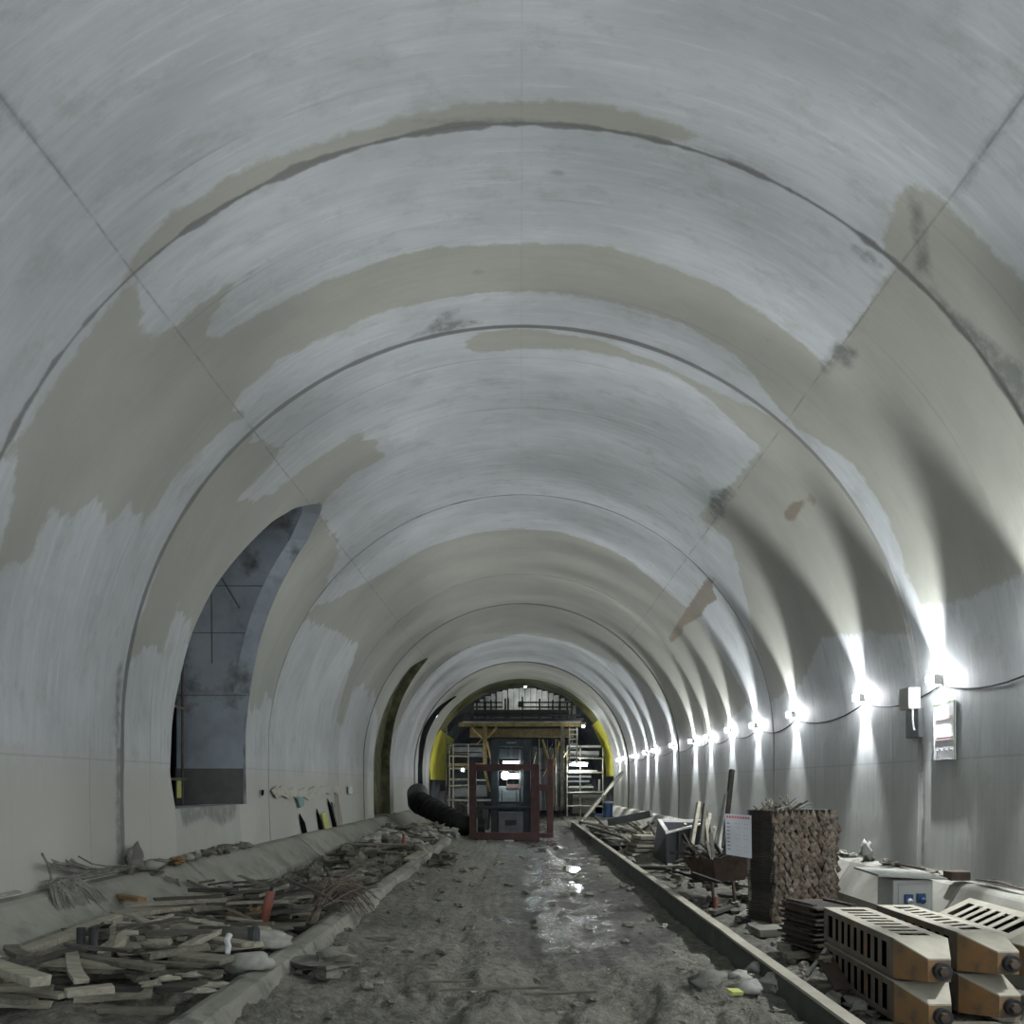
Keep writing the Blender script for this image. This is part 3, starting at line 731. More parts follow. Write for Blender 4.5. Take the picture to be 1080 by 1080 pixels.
for i in range(34):
    d = RND.uniform(6.6, 12.5); x = RND.uniform(-3.9, -2.75); L = RND.uniform(.3, .8)
    plank(x, d, L, RND.uniform(.04, .09), RND.uniform(.015, .035), RND.uniform(-1.4, 1.4), RND.choice(['wood_pale', 'wood', 'ply', 'wood']), pitch=RND.uniform(.1, .4)*RND.choice([-1, 1]))
# orange crate pieces and the red cylinder
o = thing('timber_crate', P(258, 972, -1.5), 'small broken orange timber crate beside the red cylinder', 'crate'); c = wloc(o)
MB().box(c+Vector((-.12, 0, .06)), (.04, .3, .13)).build('side_board', 'orange_wood', o); MB().box(c+Vector((.12, .0, .09)), (.12, .3, .17)).build('side_board', 'orange_wood', o)
MB().box(c+Vector((0, .1, .17)), (.34, .05, .05)).build('top_rail', 'orange_wood', o)
MB().box(c+Vector((0, 0, .015)), (.3, .3, .03)).build('base_board', 'orange_wood', o)
o = thing('red_cylinder', P(277, 979, -1.5), 'slim dull red cylinder standing tilted in the left heap', 'cylinder'); c = wloc(o)
top = c+Vector((.07, .06, .38))
MB().tube([c, c.lerp(top, .88), c.lerp(top, .97), top], .048, 14).build('body', 'red', o, smooth=True)
MB().tube([top, top+Vector((.01, 0, .05))], .02, 8).build('neck', 'dark_steel', o)
# sacks, stones, rags
def blob_thing(name, c, size, mat, label, cat, seed, rough=.25, group=None, R=None, n=14, m=10):
    mb = MB().blob(Vector(c)+Vector((0, 0, size[2]*.42)), size, seed, rough, n, m, R)
    return tag(mb.build(name, mat, smooth=(mat in ('sack', 'cloth'))), label, cat, group)
blob_thing('cement_sack', P(282, 1001, -1.60), (.46, .34, .2), 'sack', 'pale lumpy cement sack by the kerb below the red cylinder', 'sack', 3)
blob_thing('cement_sack', P(262, 1024, -1.60), (.42, .26, .16), 'sack', 'grey folded sack pressed against the kerb in the foreground', 'sack', 9)
blob_thing('cement_sack', P(335, 942, -1.62), (.25, .2, .14), 'sack', 'tiny white sack beside the brown wire bundle', 'sack', 5)
blob_thing('cement_sack', P(325, 905, -1.62), (.3, .25, .12), 'sack', 'pale bag on the rubble at the bench foot', 'sack', 6)
o = thing('pipe_offcut', P(240, 1000, -1.5), 'dark hollow pipe end in the left heap', 'pipe'); c = wloc(o)
MB().tube([c+Vector((-.28, .05, .1)), c+Vector((.22, .1, .08))], .10, 16).build('barrel', 'ply', o, smooth=True)
MB().tube([c+Vector((.2, .1, .08)), c+Vector((.235, .1, .08))], .115, 16).build('collar', 'dark_steel', o)
o = tag(MB().tube([P(240, 1006, -1.4), P(241, 998, -1.36), P(239, 992, -1.34), P(242, 986, -1.3)], .022, 8, .03).build('plastic_fitting', 'hose_white', smooth=True), 'small white plastic fitting on the dark pipe', 'fitting')
o = thing('rubber_boots', P(92, 1012, -1.42), 'pair of black rubber boots standing on the heap by the short pale board', 'boots'); c = wloc(o)
for k in (-1, 1):
    q = c+Vector((k*.05, 0, 0)); MB().tube([q+Vector((0, 0, .26)), q+Vector((0, 0, .08)), q+Vector((0, -.02, .0))], .035, 10).blob(q+Vector((0, -.06, .03)), (.085, .2, .08), 1, .05).build('boot', 'black', o, smooth=True)
# crumpled card pieces
for k, (px, py) in enumerate(((165, 1022), (178, 1034), (158, 1040), (200, 1030), (212, 1046), (228, 1040))):
    blob_thing('torn_sheet', P(px, py, -1.42), (.17, .12, .035), 'wood_pale', 'torn pale scrap of sheet on the front of the left heap', 'scrap', 20+k, .5, 'torn scraps on the left heap', n=7, m=5)
# brown tie-wire bundle
def wires(name, label, cat, base, n, L, spread, mat, droop, dirv=(0, 0, 1), r=.006, group=None, seed=1):
    rr = random.Random(seed); mb = MB(); base = Vector(base); dv = Vector(dirv)
    for i in range(n):
        a = base+Vector((rr.gauss(0, spread*.35), rr.gauss(0, spread*.35), rr.uniform(0, .03)))
        l = L*rr.uniform(.6, 1.1); sw = Vector((rr.gauss(0, spread), rr.gauss(0, spread), 0))
        pts = [a + dv*l*t + sw*t*t + Vector((0, 0, -droop*t*t*l)) + Vector((mn.noise(Vector((i, t*2, 0)))*.05, mn.noise(Vector((i, t*2, 5)))*.05, 0)) for t in (0, .2, .4, .6, .8, 1.0)]
        mb.tube(pts, r, 5)
    return tag(mb.build(name, mat), label, cat, group)
b0 = P(325, 975, -1.66)
mbw = MB(); rr = random.Random(5)
for i in range(95):
    a = b0+Vector((rr.uniform(-.16, .1), rr.uniform(-.1, .1), .02)); t_ = b0+Vector((rr.uniform(.05, .38), rr.uniform(.2, .6), rr.uniform(.38, .52))); e = t_+Vector((rr.uniform(.05, .35), .3, rr.uniform(-.4, -.1)))
    pts = [a.lerp(t_, u)+Vector((0, 0, .06*math.sin(math.pi*u))) for u in (0, .35, .7, 1)]+[t_.lerp(e, .5)+Vector((0, 0, .04)), e]
    mbw.tube(pts, .0055, 4)
tag(mbw.build('wire_bundle', simple('brown tie wire', (.19, .155, .115), (.10, .082, .065), .7, .2, vary=0)), 'brown bundle of bent tie wire heaped against the kerb', 'wire bundle')
for k in range(9):
    a = P(292+6*k, 945+1.5*k, -1.45); b = a+Vector((rr.uniform(.3, .9), rr.uniform(.3, 1.2), rr.uniform(-.05, .25)))
    tag(MB().tube([a, a.lerp(b, .5)+Vector((0, 0, .05)), b], .011, 6).build('reinforcing_bar', 'rebar'), 'dark reinforcing bar sticking out behind the brown wire bundle', 'bar', 'bars behind the wire bundle')
tag(MB().tube([P(302, 927, -1.15), P(345, 946, -1.2), P(350, 950, -1.25)], .02, 6).build('reinforcing_bar', 'rebar'), 'long dark bar pointing up left from the wire bundle to the bench', 'bar')
# cable tangle on the left bench
led = lambda px, py: at_z(px, py, -1.07)
tb = MB(); rr = random.Random(9)
for i in range(26):
    a = led(45+rr.uniform(-3, 18), 938-rr.uniform(0, 8)); a.x = -4.93; a.z = -1.05+rr.uniform(0, .1)
    y0 = a.y; pts = []
    dy = rr.uniform(.8, 2.6)
    for k in range(7):
        t = k/6; pts.append(Vector((-4.88+.08*mn.noise(Vector((i, t*3, 0))), y0+dy*t, -1.04+.10*abs(mn.noise(Vector((i*2.3, t*3, 2))))+ (.22*(1-t)**3 if i % 3 == 0 else 0))))
    tb.tube(pts, rr.uniform(.009, .016), 5)
for i in range(34):
    y0 = 9.0+rr.uniform(-.2, .3); x0 = -4.86
    r_ = rr.uniform(.12, .26); dy = rr.uniform(-.08, .12)
    pts = [Vector((x0+.02+.26*math.sin(math.pi*t)*1.15+rr.uniform(-.004, .004), y0+dy+r_*1.0*math.sin(2*math.pi*t), -1.02-.42*(math.sin(math.pi*t))**1.2-rr.uniform(0, .02))) for t in np.linspace(0, 1, 9)]
    tb.tube(pts, .009, 5)
tb.tube([(-4.9, 8.9, -1.0), (-4.88, 8.8, -.82), (-4.9, 8.72, -.70)], .014, 6)
tag(tb.build('cable_tangle', 'cloth'), 'tangled grey cables and bars lying on the left bench, loops hanging down its face', 'cables')
span_plank((-4.93, 7.75, -1.06), (-4.92, 8.35, -1.05), .06, .02, 'sack', 'thin white strip lying on the left bench before the cable tangle', 'white_strip', 'strip')
blob_thing('rag_bundle', (-4.88, 10.75, -1.08), (.16, .3, .32), 'cloth', 'dark dusty rag bundle at the foot of the seam on the left wall', 'rag', 31, .5, n=12, m=9)
# plastic bags and debris strewn on the ledge between the seam and the passage
for k in range(16):
    d = 11.0+.28*k+RND.uniform(-.1, .1)
    blob_thing('mortar_lump', (-4.9+RND.uniform(-.05, .1), d, -1.10), (RND.uniform(.1, .28), RND.uniform(.15, .35), RND.uniform(.06, .14)), RND.choice(['stone', 'sack', 'cloth']), 'lump of dropped mortar on the left bench below the passage', 'rubble', 40+k, .5, 'mortar lumps on the left bench', n=7, m=5)
blob_thing('rag_bundle', (-4.8, 11.9, -1.1), (.18, .3, .12), 'orange_wood', 'small orange stained rag on the left bench', 'rag', 70, .4)
for k in range(7):
    a = Vector((-4.75+.12*k*.6, 11.0+.2*k, -1.15-.05*k)); b = a+Vector((RND.uniform(-.05, .5), RND.uniform(-.5, .5), RND.uniform(-.35, .2)))
    tag(MB().box((a+b)/2, ((b-a).length, .07, .03), euler(0, -math.asin((b-a).normalized().z), math.atan2((b-a).y, (b-a).x))).build('scrap_plank', 'wood'), 'splintered board leaning on the bench face below the seam', 'plank', 'splintered boards leaning on the left bench')

# ---- left rubble farther on (one loose mass plus pieces) ----
def rubble(name, x0, x1, d0, d1, n, sizes, mats, label, group, seed, cat='rubble'):
    rr = random.Random(seed)
    for i in range(n):
        x, d = rr.uniform(x0, x1), rr.uniform(d0, d1); s = rr.uniform(*sizes)
        if 2.5 < x < 4.7 and 17.0 < d < 21.6: d = 21.8+rr.random()*4; s *= .8
        z = settle([(x, d)], s*.5); mt = rr.choice(mats)
        mb = MB().blob((x, d, z+s*.25), (s*rr.uniform(.8, 1.7), s*rr.uniform(.7, 1.4), s*rr.uniform(.5, .9)), seed*7+i, .5, 7, 5, euler(0, 0, rr.uniform(0, 3)))
        tag(mb.build(name, mt), label, cat, group)
rubble('rubble_lump', -4.2, -2.45, 12.5, 20, 85, (.12, .3), ['stone', 'stone', 'cloth', 'wood', 'ply'], 'rubble lump in the strip between the left bench and kerb', 'rubble left of the kerb', 11)
rubble('rubble_lump', -4.2, -2.2, 20, 28.2, 75, (.2, .45), ['stone', 'cloth', 'sack', 'stone'], 'larger rubble lump in the far mound on the left', 'rubble in the far left mound', 12)
for i in range(46):
    d = RND.uniform(12.8, 24); x = RND.uniform(-3.9, -2.8)
    plank(x, d, RND.uniform(.5, 1.4), .1, .04, RND.gauss(.3, .5), RND.choice(['wood', 'ply', 'wood']), 'scrap board among the rubble farther along the left side', 'scrap boards farther along the left side')
for k in range(5):
    p = at_z(386+5*k, 893-3*k, -1.45); blob_thing('sandbag', p, (.5, .3, .2), 'sack', 'pale slumped bag on the rubble left of the kerb', 'sack', 80+k, .3, 'pale bags on the left rubble')
tag(MB().tube([at_z(426, 893, -1.45), at_z(426, 893, -1.45)+Vector((0, 0, .3))], .07, 10, .03).build('marker_cone', 'red'), 'tiny red marker standing in the far left rubble', 'marker')
span_plank(at_z(432, 908, -1.6), at_z(446, 900, -1.58), .25, .05, 'wood_pale', 'pale board lying against the kerb near its far end')
# loose stones on the track bed
rr = random.Random(21)
for i in range(170):
    d = 6.0+ (rr.random()**1.6)*16; x = rr.uniform(-2.05, 2.1)
    if rr.random() < .45: x = rr.choice([-1.8, 1.7])+rr.gauss(0, .25); x = max(-2.05, min(2.1, x))
    s = rr.uniform(.03, .10)*(1 if d < 9 else 1.4)
    z = ground_z(x, d)
    mb = MB().blob((x, d, z+s*.12), (s*1.4, s*1.1, s*.6), i, .6, 6, 4, euler(0, 0, rr.uniform(0, 3)))
    tag(mb.build('stone', 'stone'), 'small stone bedded in the mud of the track bed', 'stone', 'small stones on the track bed')
blob_thing('mud_clod', (at_z(345, 1022, -1.74)), (.5, .55, .16), 'stone', 'big broken clod of dried mud beside the left kerb in the foreground', 'mud clod', 90, .6)
blob_thing('dark_clod', at_z(466, 913, -1.72), (.5, .5, .3), 'ply', 'dark lump beside the far end of the left kerb', 'mud clod', 91, .5)
for k, (px, py, L) in enumerate(((520, 1044, .9), (470, 1036, .5), (590, 1048, .6), (440, 1018, .4), (400, 990, .4))):
    p = at_z(px, py, -1.80); plank(p.x, p.y, L, .05, .02, RND.uniform(-.3, .3), 'wood', 'thin broken lath pressed into the mud of the track bed', 'broken laths on the track bed', z=p.z)
# crumpled sacks against the channel, bottom right of the bed
for k, (px, py, sx) in enumerate(((775, 1040, .3), (800, 1030, .22), (820, 1046, .24), (745, 1045, .3), (790, 1050, .3))):
    blob_thing('crumpled_sack', at_z(px, py, -1.80), (sx, .2, .15+.03*(k % 2)), 'sack' if k != 3 else 'cloth', 'crumpled pale sack against the steel channel in the foreground', 'sack', 100+k, .6, 'crumpled sacks by the steel channel', n=10, m=7)
tag(MB().box(at_z(775, 1046, -1.70), (.12, .08, .03), euler(.2, .1, .5)).build('moss_scrap', 'strip_yellow'), 'small yellow green scrap lying on the crumpled sacks', 'scrap')

# ------------------------------------------------------------------ right side: lath stack
g = 'rusty ribbed sheets in the tall stack'
A = Vector((3.25, 11.0, 0)); U = Vector((.88, .47, 0)); V = Vector((-.47, .88, 0)); WL, DP = 1.16, .46
nl = 11; zb = -1.80; hh = 1.47/nl
blob = MB(); tag(MB().box(A+U*.58+V*.2+Vector((0, 0, -1.85)), (1.2, .4, .12), euler(0, 0, math.atan2(.47, .88))).build('timber_bearer', 'wood_pale'), 'pale timber bearer under the tall rusty sheet stack', 'timber')
for k in range(nl):
    z0 = zb+k*hh
    o = thing('ribbed_sheet_bundle', A+U*.58+V*.23+Vector((0, 0, z0)), 'layer of rusty ribbed lath sheets in the tall stack behind the notice board', 'metal sheets', g)
    mb = MB(); off = RND.uniform(-.015, .015); w = WL - (.36 if False else 0)
    for q in range(4):
        zz = z0+hh*(q+.5)/4; e = RND.uniform(-.02, .02)
        c = A+U*(WL/2+off)+V*(DP/2+.03)+Vector((0, 0, zz)); mb.box(c, (WL+e, DP-.02, hh*.13), euler(0, 0, math.atan2(.47, .88)))
    c = A+U*(WL/2+off)+V*(DP/2+.05)+Vector((0, 0, z0+hh/2)); mb.box(c, (WL-.05, DP-.08, hh*.99), euler(0, 0, math.atan2(.47, .88)))
    mb.build('sheet_core', 'sheet_side', o)
    mb = MB(); nt_ = 19
    for q in range(nt_):
        u = (q+.5+(.5 if k % 2 else 0)*.6)/nt_*WL+off
        for lay in range(1):
            c0 = A+U*(u+RND.uniform(-.012, .012))+V*(RND.uniform(-.03, .01))+Vector((0, 0, z0+hh*(.5+.28*(1 if q % 2 else -1)+RND.uniform(-.15, .15))))
            if k == 0: c0.z = z0+hh*.62
            if k == nl-1: c0.z = min(c0.z, z0+hh*.5)
            wv, hv, dv = .022*RND.uniform(.75, 1.2), hh*.72*RND.uniform(.75, 1.15), .06
            top = c0+Vector((0, 0, hv)); bot = c0-Vector((0, 0, hv)); l = c0-U*wv+V*.03+Vector((0, 0, -hv*.2)); r = c0+U*wv+V*.01+Vector((0, 0, hv*.1)); f = c0-V*dv+Vector((0, 0, -hv*.35)); tw = U*RND.uniform(-.02, .02)
            mb.add([top+V*.02+tw, bot+V*.01-tw, l, r, f], [(0, 2, 4), (0, 4, 3), (1, 4, 2), (1, 3, 4), (0, 3, 1, 2)])
    mb.build('rib_ends', 'sheet_rust', o)
for i in range(46):
    c = A+U*RND.uniform(-.1, .62)+V*RND.uniform(0, .4)+Vector((0, 0, zb+1.47+RND.uniform(0, .03)))
    L = RND.uniform(.08, .26); dv = Vector((RND.gauss(0, 1), RND.gauss(0, 1), abs(RND.gauss(.5, .5)))).normalized()
    mb = MB().box(c+dv*L*.4, (.022, .012, L), dv.to_track_quat('Z', 'Y').to_matrix())
    tag(mb.build('wood_offcut', RND.choice(['wood_pale', 'ply', 'wood', 'sack'])), 'short splintered offcut lying on top of the tall rusty stack', 'offcut', 'offcuts on the tall rusty stack')

# notice board on a post
o = thing('notice_board', (3.0, 11.25, -1.84), 'white printed notice board on a thin post left of the tall rusty stack', 'notice board')
c = Vector((2.95, 11.35, 0))
MB().tube([(3.07, 11.42, -1.84), (3.03, 11.39, -.9), (3.02, 11.38, -.45)], .022, 8).build('post', 'wood', o)
bl, br_ = at_d(764.5, 858, 11.35), at_d(792.5, 860, 11.28); tl, tr = bl, br_; b2, b3 = at_d(793, 905.5, 11.22), at_d(766, 901, 11.3)
nrm = (br_-bl).cross(b3-bl).normalized(); 
if nrm.y > 0: nrm = -nrm
th = -nrm*.012
MB().add([tl, tr, b2, b3, tl+th, tr+th, b2+th, b3+th], [(0, 1, 2, 3), (7, 6, 5, 4), (0, 4, 5, 1), (1, 5, 6, 2), (2, 6, 7, 3), (3, 7, 4, 0)]).build('panel', 'board_white', o)
def on_board(u0, u1, v0, v1, mb):
    def q(u, v): return (tl.lerp(tr, u)).lerp(b3.lerp(b2, u), v)+nrm*.003
    mb.add([q(u0, v0), q(u1, v0), q(u1, v1), q(u0, v1)], [(0, 1, 2, 3)])
mb = MB()
for k in range(9): on_board(.06+.098*k, .06+.098*k+.075, .045, .10, mb)
mb.build('red_heading', 'board_red', o)
mb = MB()
for k in range(8):
    v = .22+.09*k; on_board(.05, .17, v, v+.022, mb)
    for q in range(6): 
        if (q*k+q) % 3: on_board(.27+.11*q, .27+.11*q+.05, v, v+.009, mb)
mb.build('text_lines', 'board_ink', o)
MB().box((3.06, 11.42, -1.82), (.26, .2, .08), jit=.02).build('foot_block', 'dark_steel', o)

# black skip with pale rim
M['skip_black'] = simple('black skip paint', (.022, .024, .027), (.012, .013, .015), .6, .1, vary=0)
o = thing('steel_skip', (3.75, 19.9, -1.86), 'black steel skip with a pale rim standing tilted beyond the notice board', 'skip')
Bq = [Vector(p) for p in ((3.20, 18.8, -1.86), (4.25, 19.6, -1.8), (4.3, 21.0, -1.8), (3.12, 20.4, -1.84))]
Tq = [Vector(p) for p in ((3.18, 18.8, -1.08), (4.40, 19.8, -.88), (4.42, 21.3, -.90), (3.30, 20.7, -.86))]
cen = sum(Tq, Vector())/4
mb = MB(); mb.add(Bq+Tq, [(3, 2, 1, 0), (0, 1, 5, 4), (1, 2, 6, 5), (2, 3, 7, 6), (3, 0, 4, 7)])
Ti = [p.lerp(cen, .16)-Vector((0, 0, .02)) for p in Tq]; Bi = [p.lerp(cen, .3)-Vector((0, 0, .45)) for p in Tq]
mb.add(Ti+Bi, [(4, 5, 6, 7), (0, 1, 5, 4), (1, 2, 6, 5), (2, 3, 7, 6), (3, 0, 4, 7)])
mb.build('body', 'skip_black', o)
mb = MB(); Tu = [p+Vector((0, 0, .04)) for p in Tq]; Ti2 = [p+Vector((0, 0, .06)) for p in Ti]
mb.add(Tq+Tu+Ti+Ti2, [(4, 5, 13, 12), (5, 6, 14, 13), (6, 7, 15, 14), (7, 4, 12, 15), (0, 1, 5, 4), (1, 2, 6, 5), (2, 3, 7, 6), (3, 0, 4, 7), (8, 12, 13, 9), (9, 13, 14, 10), (10, 14, 15, 11), (11, 15, 12, 8)])
mb.build('rim', 'white_paint', o)
mb = MB(); 
for t in (.25, .5, .75): mb.tube([Bq[0].lerp(Bq[1], t)+Vector((.02, -.02, 0)), Tq[0].lerp(Tq[1], t)+Vector((.02, -.02, 0))], .025, 6)
mb.build('side_rib', 'dark_steel', o)
MB().box((3.3, 18.75, -1.84), (.25, .16, .06)).build('skid', 'dark_steel', o)

# wheelbarrow
o = thing('wheelbarrow', (2.95, 12.7, -1.84), 'rusty dark wheelbarrow loaded with scrap behind the notice board', 'wheelbarrow')
cB = Vector((3.0, 12.75, 0)); Rb = euler(0, 0, .5)
def hexa(bot, top): return bot+top, [(3, 2, 1, 0), (0, 1, 5, 4), (1, 2, 6, 5), (2, 3, 7, 6), (3, 0, 4, 7)]
bot = [cB+Rb@Vector(p) for p in ((-.25, -.15, -1.42), (.3, -.15, -1.42), (.3, .3, -1.42), (-.25, .3, -1.42))]
top = [cB+Rb@Vector(p) for p in ((-.42, -.28, -1.08), (.5, -.28, -1.02), (.5, .42, -1.02), (-.42, .42, -1.08))]
mb = MB().add(*hexa(bot, top)); ti = [p.lerp(sum(top, Vector())/4, .06) for p in top]; bi = [p+Vector((0, 0, .03)) for p in bot]
mb.add(*hexa(bi, ti)); mb.build('tray', 'rust', o)
for px, py in ((754, 962), (776, 960)):
    p = at_z(px, py, -1.84); MB().tube([p, p+Vector((-.02, .1, .42))], .025, 8).build('leg', 'rust', o)
p = at_z(755, 950, -1.5); MB().tube([at_z(754.5, 958, -1.78)-Vector((0, .02, 0)), at_z(754.5, 958, -1.78)+Vector((0, 0, .16))], .028, 8).build('red_grip', 'red', o)
mb = MB(); w0 = cB+Rb@Vector((.85, .1, -1.62))
mb.tube([w0+Vector((math.cos(a)*.0, 0, 0))+Rb@Vector((math.cos(a)*.18, 0, math.sin(a)*.18)) for a in np.linspace(0, 2*math.pi, 17)], .035, 8, caps=False); mb.build('wheel', 'black', o, smooth=True)
mb = MB()
for s_ in (-.15, .35): mb.tube([cB+Rb@Vector((-.75, s_-.05, -1.25)), cB+Rb@Vector((-.2, s_, -1.42)), cB+Rb@Vector((.8, .1, -1.6))], .02, 6)
mb.build('handle_frame', 'dark_steel', o)
# load and timber around the barrow
for i in range(26):
    c = cB+Rb@Vector((RND.uniform(-.35, .4), RND.uniform(-.2, .3), -1.05+RND.uniform(-.08, .02))); L = RND.uniform(.2, .5)
    dv = Vector((RND.gauss(0, .6), RND.gauss(0, .4), abs(RND.gauss(.4, .4)))).normalized()
    tag(MB().box(c+dv*L*.4, (.05, .03, L), dv.to_track_quat('Z', 'Y').to_matrix()).build('wood_offcut', RND.choice(['ply', 'rust', 'wood', 'ply'])), 'dark scrap piece piled in the wheelbarrow', 'offcut', 'scrap in the wheelbarrow')
for k in range(3):
    span_plank(at_d(722+7*k, 903-4*k, 14.6+.12*k), at_d(749+7*k, 940-5*k, 13.2+.12*k), .09, .07, 'grey_panel', 'thick grey profile leaning left of the wheelbarrow, one of three side by side', 'steel_profile', 'profile', 'grey profiles leaning by the wheelbarrow')
for k, (x0, y0, x1, y1, mt) in enumerate(((758, 872, 771, 818, 'white_paint'), (763, 870, 772, 812, 'ply'), (752, 880, 766, 838, 'sack'), (738, 872, 744, 848, 'ply'), (729, 870, 737, 846, 'wood_pale'), (747, 878, 742, 852, 'wood'), (740, 880, 748, 858, 'wood_pale'), (752, 884, 748, 862, 'ply'))):
    dd = 17.0 if k < 3 else 15.5
    a, b = at_d(x0, y0+24, dd-.5), at_d(x1, y1, dd)
    tag(MB().tube([a, b], .045 if k != 1 else .06, 4).build('leaning_batten', mt), ['tall white batten leaning on the right wall beyond the stack', 'tall dark batten leaning beside the white one on the right wall', 'pale batten leaning low against the right wall'][k] if k < 3 else 'short batten standing in the scrap behind the wheelbarrow', 'batten', None if k < 3 else 'short battens behind the wheelbarrow')
for i in range(40):
    x = RND.uniform(2.6, 4.2); d = RND.uniform(11.8, 18.5)
    plank(x, d, RND.uniform(.4, 1.1), .1, .045, RND.gauss(.4, .8), RND.choice(['ply', 'wood', 'ply']), 'scrap board on the ground along the right side', 'scrap boards along the right side')
rubble('rubble_lump', 2.5, 4.3, 8.2, 18, 70, (.06, .16), ['stone', 'stone', 'cloth'], 'small rubble lump on the right strip', 'small rubble on the right strip', 13)
# ground slabs and battens between stack and channel
span_plank(P(795, 986, -1.80), P(868, 984, -1.80), .34, .09, 'stone', 'broad flat concrete slab in front of the tall rusty stack', 'concrete_slab', 'slab')
span_plank(P(822, 1003, -1.78), P(872, 1000, -1.78), .12, .08, 'wood_pale', 'squared pale batten in front of the concrete slab', 'timber_batten', 'batten')
span_plank(P(828, 1011, -1.79), P(866, 1009, -1.79), .12, .06, 'wood', 'grey batten lying just nearer than the pale one', 'timber_batten', 'batten')
span_plank(P(850, 1032, -1.75), P(880, 992, -1.45), .04, .03, 'sack', 'thin pale stick leaning on the plate pile', 'stick', 'stick')
span_plank(P(868, 1008, -1.5), P(890, 1046, -1.72), .15, .03, 'rust', 'rust brown plate leaning beside the slotted steel boxes', 'steel_plate', 'plate')
rubble('rubble_lump', 2.45, 2.95, 5.6, 8.6, 50, (.06, .15), ['stone', 'stone', 'cloth', 'wood'], 'dusty rubble beside the steel channel in the foreground', 'rubble beside the steel channel', 14)
# pile of dark plates
for k in range(11):
    x = 3.14+RND.uniform(-.03, .03); d = 9.0+RND.uniform(-.03, .03); z = -1.80+.053*k
    mb = MB().box((x, d, z+.012), (.5, .7, .02), euler(RND.uniform(-.02, .02), RND.uniform(-.02, .02), .25+RND.uniform(-.04, .04)))
    for q in (-.2, .2): mb.box((x+q, d, z+.032), (.05, .5, .03), euler(0, 0, .25))
    tag(mb.build('steel_plate', 'sheet_side' if k % 3 else 'rust'), 'dark thin plate in the low pile behind the slotted steel boxes', 'plate', 'dark plates in the low pile')

# ------------------------------------------------------------------ slotted steel boxes
def slotted_box(label, loc, yaw, roll=0.0, L=1.72, w=.44, h=.30, nose=.26, top_angle=0.0, nslots=9, nx_=0.0):
    """long axis along +y (far) ; nose towards -y"""
    o = thing('slotted_steel_box', loc, label, 'steel box', None)
    o.rotation_euler = (0, roll, yaw)
    T = .02
    T2 = .006
    # top plate with oblong slots (frame strips and cross bars)
    mb = MB(); m_ = .10
    mb.b(-w/2, -w/2+m_, 0, L, h-T2, h); mb.b(w/2-m_*.75, w/2, 0, L, h-T2, h)
    pitch = (L-.24)/nslots
    mb.b(-w/2+m_, w/2-m_*.75, 0, .12, h-T2, h); mb.b(-w/2+m_, w/2-m_*.75, L-.12, L, h-T2, h)
    for k in range(1, nslots):
        y = .12+k*pitch; sh = math.tan(top_angle)*(w-m_*1.75)/2
        a0, a1 = y-pitch*.23, y+pitch*.23
        x0, x1 = -w/2+m_, w/2-m_*.75
        vs = [(x0, a0-sh, h-T2), (x1, a0+sh, h-T2), (x1, a1+sh, h-T2), (x0, a1-sh, h-T2), (x0, a0-sh, h), (x1, a0+sh, h), (x1, a1+sh, h), (x0, a1-sh, h)]
        mb.add(vs, [(3, 2, 1, 0), (4, 5, 6, 7), (0, 1, 5, 4), (1, 2, 6, 5), (2, 3, 7, 6), (3, 0, 4, 7)])
    mb.build('slotted_top', 'dust_steel', o, local=True)
    mb = MB(); T = .007
    for sx in (-1, 1):
        X0, X1 = (-w/2, -w/2+T) if sx < 0 else (w/2-T, w/2)
        mb.b(X0, X1, 0, L, h*.82, h-.006); mb.b(X0, X1, 0, L, 0, h*.16)
        mb.b(X0, X1, 0, .13, h*.16, h*.82); mb.b(X0, X1, L-.10, L, h*.16, h*.82)
        for k in range(1, nslots): y = .12+k*pitch; mb.b(X0, X1, y-pitch*.22, y+pitch*.22, h*.16, h*.82)
    mb.b(-w/2, w/2, L-T, L, 0, h-T)
    mb.build('slotted_side', 'brown_steel', o, local=True)
    MB().b(-w/2+T+.03, w/2-T-.03, .03, L-T-.03, 0, h-.07).build('slot_shade_core', 'slit_shade', o, local=True)  # black block added, its colour stands for shade behind the slots
    # tapered nose
    xl, xr = -.06+nx_, .10+nx_
    top = [(-w/2, 0, h), (w/2, 0, h), (xr, -nose, h-.10), (xl, -nose, h-.10)]; bot = [(-w/2, 0, 0), (w/2, 0, 0), (xr, -nose, h*.1), (xl, -nose, h*.1)]
    MB().add(bot+[(a, b, c-.012) for a, b, c in top], [(0, 1, 2, 3), (0, 4, 5, 1), (1, 5, 6, 2), (2, 6, 7, 3), (3, 7, 4, 0), (7, 6, 5, 4)]).build('nose', 'orange_steel', o, local=True)
    MB().add([(a, b, c-.012) for a, b, c in top]+top, [(4, 5, 6, 7), (0, 1, 5, 4), (1, 2, 6, 5), (2, 3, 7, 6), (3, 0, 4, 7), (3, 2, 1, 0)]).build('nose_top', 'dust_steel', o, local=True)
    xc = (xl+xr)/2
    bt = MB().tube([(xc+.01, -nose, h*.38), (xc+.01, -nose-.05, h*.38)], .062, 18); bt = bt.build('pin_boss', 'dark_steel', o, local=True)
    MB().tube([(xc, -nose-.05, h*.40), (xc, -nose-.09, h*.40)], .035, 6).build('bolt', 'rust', bt, local=True)
    return o
slotted_box('dusty slotted steel box with orange nose, top of the left pair in the foreground', (2.975, 6.36, -1.44), -.03, L=1.6, w=.40)
slotted_box('lower slotted steel box carrying the left one of the foreground pair', (2.97, 6.34, -1.76), -.03, L=1.6, w=.40)
slotted_box('dusty slotted steel box with slanting slots, second from the left in the foreground', (3.55, 6.62, -1.44), .0, L=1.5, w=.34, top_angle=.35, nx_=.06)
